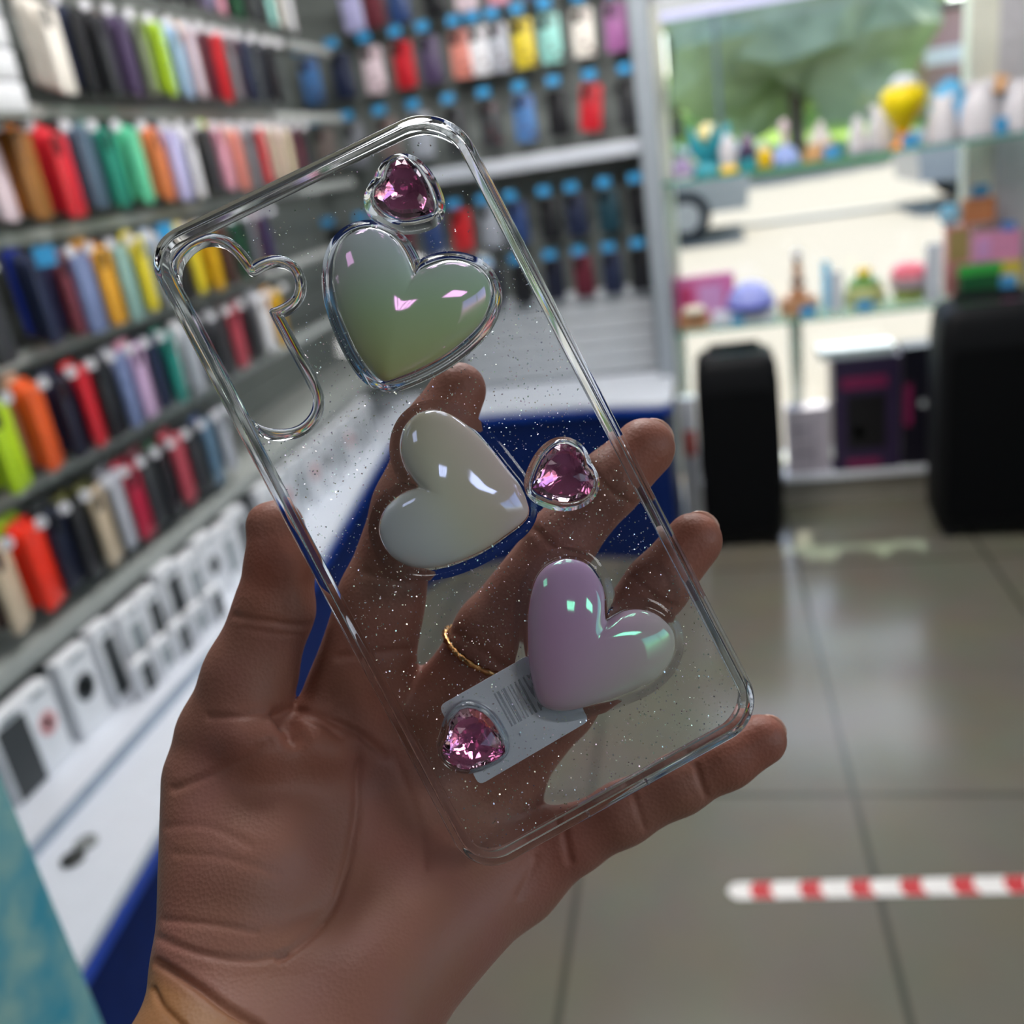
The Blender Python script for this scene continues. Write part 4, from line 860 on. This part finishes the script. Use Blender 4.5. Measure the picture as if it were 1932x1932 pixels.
while n < 3600:
    x, y = random.uniform(-WID/2+.0036, WID/2-.0036), random.uniform(-LEN/2+.0036, LEN/2-.0036)
    # flecks gather unevenly: denser in the middle and lower part
    if random.random() > (.3 if y > .045 else .9): continue
    if inside(holeL, x, y) or any(inside(k, x, y) for k in keepL): continue
    s = random.choice((.00012, .00015, .00018, .00022)); T = Matrix.Translation((x, y, random.uniform(-.0009, -.0003))) @ Matrix.Rotation(random.gauss(0, .7), 4, 'X') @ Matrix.Rotation(random.gauss(0, .7), 4, 'Y') @ Matrix.Rotation(random.random()*3, 4, 'Z')
    vs = [b.verts.new(T @ Vector((s*math.cos(a), s*math.sin(a)*.8, 0))) for a in np.arange(6)*math.pi/3]; b.faces.new(vs); n += 1
gl = obj('glitter', b, M, PHONE, smooth=False, fix=False); gl['kind'] = 'stuff'
# ================================================================== THE HAND
def cam_pt(px, py, d): return np.array([(px-CX)/F, (py-CX)/F, 1.0])*d
CHAINS = {
 'index': [(690, 1290, .242, 80), (722, 1120, .236, 75), (776, 955, .2335, 70), (827, 812, .2325, 64), (864, 737, .2325, 54)],
 'middle': [(850, 1330, .244, 76), (930, 1192, .238, 70), (1060, 1020, .2335, 63), (1150, 912, .2325, 61), (1216, 846, .2325, 58)],
 'ring': [(960, 1440, .245, 74), (1055, 1330, .238, 66), (1150, 1215, .2345, 62), (1240, 1105, .2325, 58), (1309, 1020, .2325, 54)],
 'little': [(985, 1640, .243, 74), (1080, 1585, .239, 60), (1175, 1535, .2355, 56), (1280, 1480, .2335, 54), (1370, 1434, .2325, 51), (1436, 1396, .2325, 48)],
 'thumb': [(418, 1480, .238, 104), (432, 1390, .236, 94), (472, 1275, .2335, 84), (518, 1150, .2325, 72), (529, 1060, .2325, 62), (524, 1006, .2325, 52)],
}
PALM = [[(520, 1800, .226, 125), (700, 1340, .246, 92)], [(600, 1800, .228, 125), (835, 1390, .249, 88)], [(680, 1790, .228, 115), (925, 1500, .248, 86)], [(740, 1770, .226, 120), (950, 1640, .245, 90)],
        [(690, 1900, .208, 132), (930, 1650, .24, 90)], [(436, 1770, .214, 134), (418, 1470, .234, 108)], [(500, 1640, .222, 120), (560, 1480, .238, 90)], [(708, 1172, .2375, 58), (604, 1378, .2400, 54)],
        [(430, 1900, .205, 138), (300, 2350, .17, 285)], [(640, 1945, .207, 150), (560, 2400, .17, 250)], [(530, 1920, .207, 130), (430, 2400, .17, 260)]]
VX = .00095
lo = np.array([-.135, -.058, .145]); hi = np.array([.082, .150, .275])
gx, gy, gz = [np.arange(lo[k], hi[k], VX, dtype=np.float32) for k in range(3)]
def cone(a, b_):
    """distance field of a tapered capsule, evaluated on the whole grid by broadcasting"""
    A, Bq = cam_pt(*a[:3]), cam_pt(*b_[:3]); ra, rb = a[3]*a[2]/F, b_[3]*b_[2]/F
    ab = Bq-A; X, Yq, Zq = gx[:, None, None]-A[0], gy[None, :, None]-A[1], gz[None, None, :]-A[2]
    t = np.clip((X*ab[0]+Yq*ab[1]+Zq*ab[2])/np.float32(ab@ab), 0, 1).astype(np.float32)
    d = (X-t*np.float32(ab[0]))**2; d = d+(Yq-t*np.float32(ab[1]))**2; d += (Zq-t*np.float32(ab[2]))**2
    return np.sqrt(d)-(np.float32(ra)+t*np.float32(rb-ra))
def smin(a, b_, k):
    h = np.maximum(k-np.abs(a-b_), 0)/k; return np.minimum(a, b_)-h*h*np.float32(k*.25)
def chain(L, k=.003):
    d = None
    for a, b_ in zip(L, L[1:]):
        e = cone(a, b_); d = e if d is None else smin(d, e, np.float32(k))
    return d
palm = None
for L in PALM:
    e = chain(L); palm = e if palm is None else smin(palm, e, np.float32(.010))
fing = None
for nme in ('index', 'middle', 'ring', 'little'):
    e = chain(CHAINS[nme]); fing = e if fing is None else smin(fing, e, np.float32(.0018))
S = smin(palm, fing, np.float32(.009)); del palm, fing
th = smin(chain(CHAINS['thumb']), cone((499, 982, .2325, 27), (527, 976, .2325, 27)), np.float32(.005))
S = smin(S, th, np.float32(.0016)); del th
# knuckle pads and folds
for c_ in ((470, 1395, .222, 40, .0), (600, 1420, .232, 40, 0)):
    S = smin(S, cone((c_[0], c_[1], c_[2], c_[3]), (c_[0]+30, c_[1]+10, c_[2], c_[3])), np.float32(.012))
def surface_nets(S, lo, h):
    nx, ny, nz = S.shape; ins = S < 0
    c8 = [(i, j, k) for i in (0, 1) for j in (0, 1) for k in (0, 1)]
    cnt = sum(ins[i:nx-1+i, j:ny-1+j, k:nz-1+k].astype(np.uint8) for i, j, k in c8)
    cell = (cnt > 0) & (cnt < 8); idx = -np.ones(cell.shape, np.int64); I = np.argwhere(cell); idx[cell] = np.arange(len(I))
    vals = np.stack([S[I[:, 0]+i, I[:, 1]+j, I[:, 2]+k] for i, j, k in c8], 1); acc = np.zeros((len(I), 3)); num = np.zeros(len(I))
    for a in range(8):
        for b_ in range(a+1, 8):
            if sum(abs(np.array(c8[a])-np.array(c8[b_]))) != 1: continue
            va, vb = vals[:, a], vals[:, b_]; mk = (va < 0) != (vb < 0); t = np.where(mk, va/(va-vb+1e-20), 0)
            acc += np.where(mk[:, None], np.array(c8[a])+t[:, None]*(np.array(c8[b_])-np.array(c8[a])), 0); num += mk
    V = lo+(I+acc/num[:, None])*h
    Fs = []
    for ax in range(3):
        sl0 = [slice(None)]*3; sl1 = [slice(None)]*3; sl0[ax] = slice(0, -1); sl1[ax] = slice(1, None)
        a, b_ = ins[tuple(sl0)], ins[tuple(sl1)]; E = np.argwhere(a != b_); o1, o2 = [(1, 2), (2, 0), (0, 1)][ax]
        ok = (E[:, o1] > 0) & (E[:, o2] > 0) & (E[:, o1] < S.shape[o1]-1) & (E[:, o2] < S.shape[o2]-1); E = E[ok]
        flip = a[tuple(E.T)]
        def g(d1, d2):
            Q = E.copy(); Q[:, o1] -= d1; Q[:, o2] -= d2; return idx[tuple(Q.T)]
        q = np.stack([g(1, 1), g(0, 1), g(0, 0), g(1, 0)], 1); q[~flip] = q[~flip][:, ::-1]; Fs.append(q)
    return V, np.concatenate(Fs)
# close the forearm at the grid's end
S[:, -2:, :] = np.maximum(S[:, -2:, :], np.float32(.0005)); S[:, :, :2] = np.maximum(S[:, :, :2], np.float32(.0005)); S[:2] = np.maximum(S[:2], np.float32(.0005))
HV, HF = surface_nets(S, lo, VX); del S
def to_world(V): return O+V@R.T
me = bpy.data.meshes.new('hand'); me.from_pydata(to_world(HV).tolist(), [], HF.tolist()); me.update()
tmp = bpy.data.objects.new('hand', me); COL.objects.link(tmp)
sm = tmp.modifiers.new('s', 'SMOOTH'); sm.factor = .5; sm.iterations = 5
ss = tmp.modifiers.new('d', 'SUBSURF'); ss.levels = 1; ss.render_levels = 1
dg = bpy.context.evaluated_depsgraph_get(); me2 = bpy.data.meshes.new_from_object(tmp.evaluated_get(dg)); bpy.data.objects.remove(tmp); bpy.data.meshes.remove(me)
n = len(me2.vertices); V = np.empty(n*3); me2.vertices.foreach_get('co', V); V = V.reshape(-1, 3); N = np.empty(n*3); me2.vertices.foreach_get('normal', N); N = N.reshape(-1, 3)
C = (V-O)@R; PX = np.stack([CX+F*C[:, 0]/C[:, 2], CX+F*C[:, 1]/C[:, 2]], 1); facing = -(N*((V-O)/np.linalg.norm(V-O, axis=1)[:, None])).sum(1)
fm = np.clip(facing*2.5, 0, 1)
def pdist(P, mg=60):
    P = spline(P, 40, close=False) if len(P) > 2 else np.array(P, float); d = np.full(n, 1e9)
    bb = (PX[:, 0] > P[:, 0].min()-mg) & (PX[:, 0] < P[:, 0].max()+mg) & (PX[:, 1] > P[:, 1].min()-mg) & (PX[:, 1] < P[:, 1].max()+mg)
    q = PX[bb]; dd = np.full(len(q), 1e9)
    for a, c in zip(P, P[1:]):
        ab = c-a; t = np.clip(((q-a)@ab)/(ab@ab+1e-9), 0, 1); dd = np.minimum(dd, np.linalg.norm(q-a-t[:, None]*ab, axis=1)+(0 if mg == 61 else 0))
    d[bb] = dd; return d
disp = np.zeros(n)
CREASE = [  # photo polyline, depth mm, width px
 ([(681, 1440), (678, 1510), (667, 1581), (649, 1652), (623, 1724), (578, 1773), (529, 1808)], .9, 9), ([(529, 1350), (543, 1372), (548, 1392)], 2.6, 16),
 ([(525, 1346), (560, 1341), (618, 1359), (676, 1385), (730, 1425)], 1.0, 8), ([(529, 1375), (540, 1352), (590, 1362), (640, 1392)], .8, 8), ([(507, 1405), (454, 1432), (400, 1461), (329, 1488)], .6, 9),
 ([(298, 1817), (374, 1862), (436, 1906), (476, 1928), (520, 1960)], 1.5, 8), ([(289, 1866), (305, 1895), (335, 1925), (370, 1960)], 1.0, 6), ([(300, 1770), (380, 1800), (470, 1812), (540, 1800)], .5, 9), ([(310, 1735), (400, 1745), (480, 1760)], .35, 8),
 ([(743, 1421), (770, 1488), (796, 1581), (800, 1640)], .45, 9), ([(445, 1162), (480, 1170), (515, 1174), (558, 1181), (590, 1178)], .6, 7), ([(462, 1185), (520, 1196), (570, 1200)], .3, 7), ([(395, 1352), (450, 1352), (520, 1346)], .6, 8),
 ([(1313, 1446), (1320, 1470), (1332, 1500)], .7, 7), ([(1058, 1540), (1066, 1580), (1075, 1625)], .8, 8), ([(1195, 1500), (1205, 1530), (1215, 1560)], .4, 7), ([(980, 1690), (1000, 1650), (1010, 1620)], .5, 9),
 ([(800, 905), (850, 925), (905, 930)], .4, 8), ([(690, 1080), (760, 1100), (810, 1095)], .5, 8), ([(640, 1240), (720, 1232), (800, 1225)], .7, 9), ([(1010, 1000), (1050, 1040), (1110, 1075)], .5, 8), ([(1115, 880), (1150, 925), (1190, 950)], .4, 7),
 ([(860, 1195), (905, 1225), (955, 1262)], .6, 9), ([(1195, 1090), (1240, 1130), (1285, 1150)], .4, 7), ([(1020, 1400), (1080, 1400), (1110, 1370)], .4, 9), ([(315, 1560), (390, 1560), (470, 1600)], .25, 9), ([(330, 1610), (420, 1620), (520, 1650)], .2, 9)]
for P, dp, wd in CREASE: disp -= dp*MM*np.exp(-(pdist(P, 3.2*wd)/wd)**2)*fm
BULGE = [([(600, 1405), (625, 1420)], 2.6, 42), ([(575, 1470), (520, 1560), (480, 1650)], 2.2, 95), ([(470, 1400), (500, 1385)], 1.0, 40), ([(720, 1750), (800, 1700)], 1.2, 110), ([(500, 1030), (520, 1080)], .6, 40)]
for P, dp, wd in BULGE: disp += dp*MM*np.exp(-(pdist(P, 3.2*wd)/wd)**2)*fm
HOL = [([(640, 1460), (700, 1480)], 2.2, 60), ([(700, 1560), (730, 1500)], 1.2, 70)]
for P, dp, wd in HOL: disp -= dp*MM*np.exp(-(pdist(P, 3.2*wd)/wd)**2)*fm
V = V+N*disp[:, None]; me2.vertices.foreach_set('co', V.ravel()); me2.update()
def skin():
    M = bpy.data.materials.new('skin'); M.use_nodes = True; nt = M.node_tree; p = nt.nodes['Principled BSDF']; L = nt.links.new
    tc = nt.nodes.new('ShaderNodeTexCoord')
    n1 = nt.nodes.new('ShaderNodeTexNoise'); n1.inputs['Scale'].default_value = 38; n1.inputs['Detail'].default_value = 4
    rp = nt.nodes.new('ShaderNodeValToRGB'); e = rp.color_ramp.elements; e[0].position = .33; e[1].position = .7; e[0].color = lin((150, 105, 87)); e[1].color = lin((154, 103, 93))
    at = nt.nodes.new('ShaderNodeAttribute'); at.attribute_name = 'flush'
    m1 = nt.nodes.new('ShaderNodeMix'); m1.data_type = 'RGBA'; m1.inputs[7].default_value = lin((158, 94, 78)); L(at.outputs['Fac'], m1.inputs[0])
    a2 = nt.nodes.new('ShaderNodeAttribute'); a2.attribute_name = 'tan'
    m2 = nt.nodes.new('ShaderNodeMix'); m2.data_type = 'RGBA'; m2.inputs[7].default_value = lin((160, 112, 72)); L(a2.outputs['Fac'], m2.inputs[0])
    L(tc.outputs['Object'], n1.inputs[0]); L(n1.outputs['Fac'], rp.inputs[0]); L(rp.outputs[0], m1.inputs[6]); L(m1.outputs[2], m2.inputs[6]); L(m2.outputs[2], p.inputs['Base Color'])
    p.inputs['Roughness'].default_value = .5; p.inputs['Specular IOR Level'].default_value = .35
    v = nt.nodes.new('ShaderNodeTexVoronoi'); v.inputs['Scale'].default_value = 1100; n2 = nt.nodes.new('ShaderNodeTexNoise'); n2.inputs['Scale'].default_value = 260
    ad = nt.nodes.new('ShaderNodeMath'); ad.operation = 'ADD'; bp = nt.nodes.new('ShaderNodeBump'); bp.inputs['Strength'].default_value = .16; bp.inputs['Distance'].default_value = .0006
    L(tc.outputs['Object'], v.inputs[0]); L(tc.outputs['Object'], n2.inputs[0]); L(v.outputs['Distance'], ad.inputs[0]); L(n2.outputs['Fac'], ad.inputs[1]); L(ad.outputs[0], bp.inputs['Height']); L(bp.outputs[0], p.inputs['Normal'])
    return M
# natural colouring of the skin: flushed finger pads and folds, tanned forearm
flush = np.zeros(n)
for (x, y, r_, s) in ((510, 1060, 90, .9), (860, 740, 80, .7), (1220, 850, 80, .8), (1315, 1020, 80, .8), (1420, 1400, 110, .7), (1040, 1600, 90, .5), (560, 1400, 110, .5), (760, 1300, 160, .4)):
    flush = np.maximum(flush, s*np.exp(-(((PX[:, 0]-x)**2+(PX[:, 1]-y)**2)/r_**2)))
line = (PX[:, 1]-1817)-(PX[:, 0]-298)*.62
tan_ = np.clip(line/60+.3, 0, 1)
for nm, arr in (('flush', flush), ('tan', tan_)):
    a = me2.attributes.new(nm, 'FLOAT', 'POINT'); a.data.foreach_set('value', arr.astype(np.float32))
me2.materials.clear(); me2.materials.append(skin()); me2.shade_smooth()
hand = bpy.data.objects.new('hand', me2); COL.objects.link(hand)
tag(hand, 'open left hand with fingers spread, holding up the clear phone case', 'hand')
# finger nails, seen edge-on past the finger tips
NAIL = mat('nail_plate', (214, 168, 150), .25, noise=.04)
for (tip, prev, dx, dy) in ((CHAINS['middle'][-1], CHAINS['middle'][-2], 32, -26), (CHAINS['ring'][-1], CHAINS['ring'][-2], 30, -24), (CHAINS['little'][-1], CHAINS['little'][-2], 30, -8)):
    T = cam_pt(*tip[:3]); D = _n(T-cam_pt(*prev[:3])); r_ = tip[3]*tip[2]/F
    c = T+D*r_*.60+np.array([0, 0, 1])*r_*.50; Zc = _n(np.array([0, 0, 1])*.8+D*.5); Xc = _n(np.cross(D, Zc)); Yc = np.cross(Zc, Xc)
    b = B(); m = np.eye(4); m[:3, 0] = R@Xc; m[:3, 1] = R@Yc; m[:3, 2] = R@Zc; m[:3, 3] = O+R@c
    bmesh.ops.create_uvsphere(b, u_segments=20, v_segments=12, radius=1, matrix=Matrix(m.tolist()) @ Matrix.Diagonal((r_*.66, r_*.62, r_*.16, 1)))
    obj('fingernail', b, NAIL, hand, angle=180)
# gold ring on the middle finger
a_, c_ = CHAINS['middle'][0], CHAINS['middle'][1]
Pr = cam_pt(907, 1228, .2392); D = _n(cam_pt(*c_[:3])-cam_pt(*a_[:3])); U = _n(np.cross(D, (0, 0, 1))); W_ = np.cross(D, U); rr = 72*.2392/F+.0004
b = B(); pts = []; rad = []
for k in range(72):
    a = 2*math.pi*k/72; pts.append(tuple(O+R@(Pr+(U*math.cos(a)+W_*math.sin(a))*rr))); rad.append(.00085+.00022*math.sin(k*math.pi/2*1.5))
tube(b, pts, rad, 8, close=True); tag(obj('finger_ring', b, mat('gold', (196, 144, 92), .25, 1), angle=180), 'thin gold ring round the middle finger behind the clear case', 'ring')
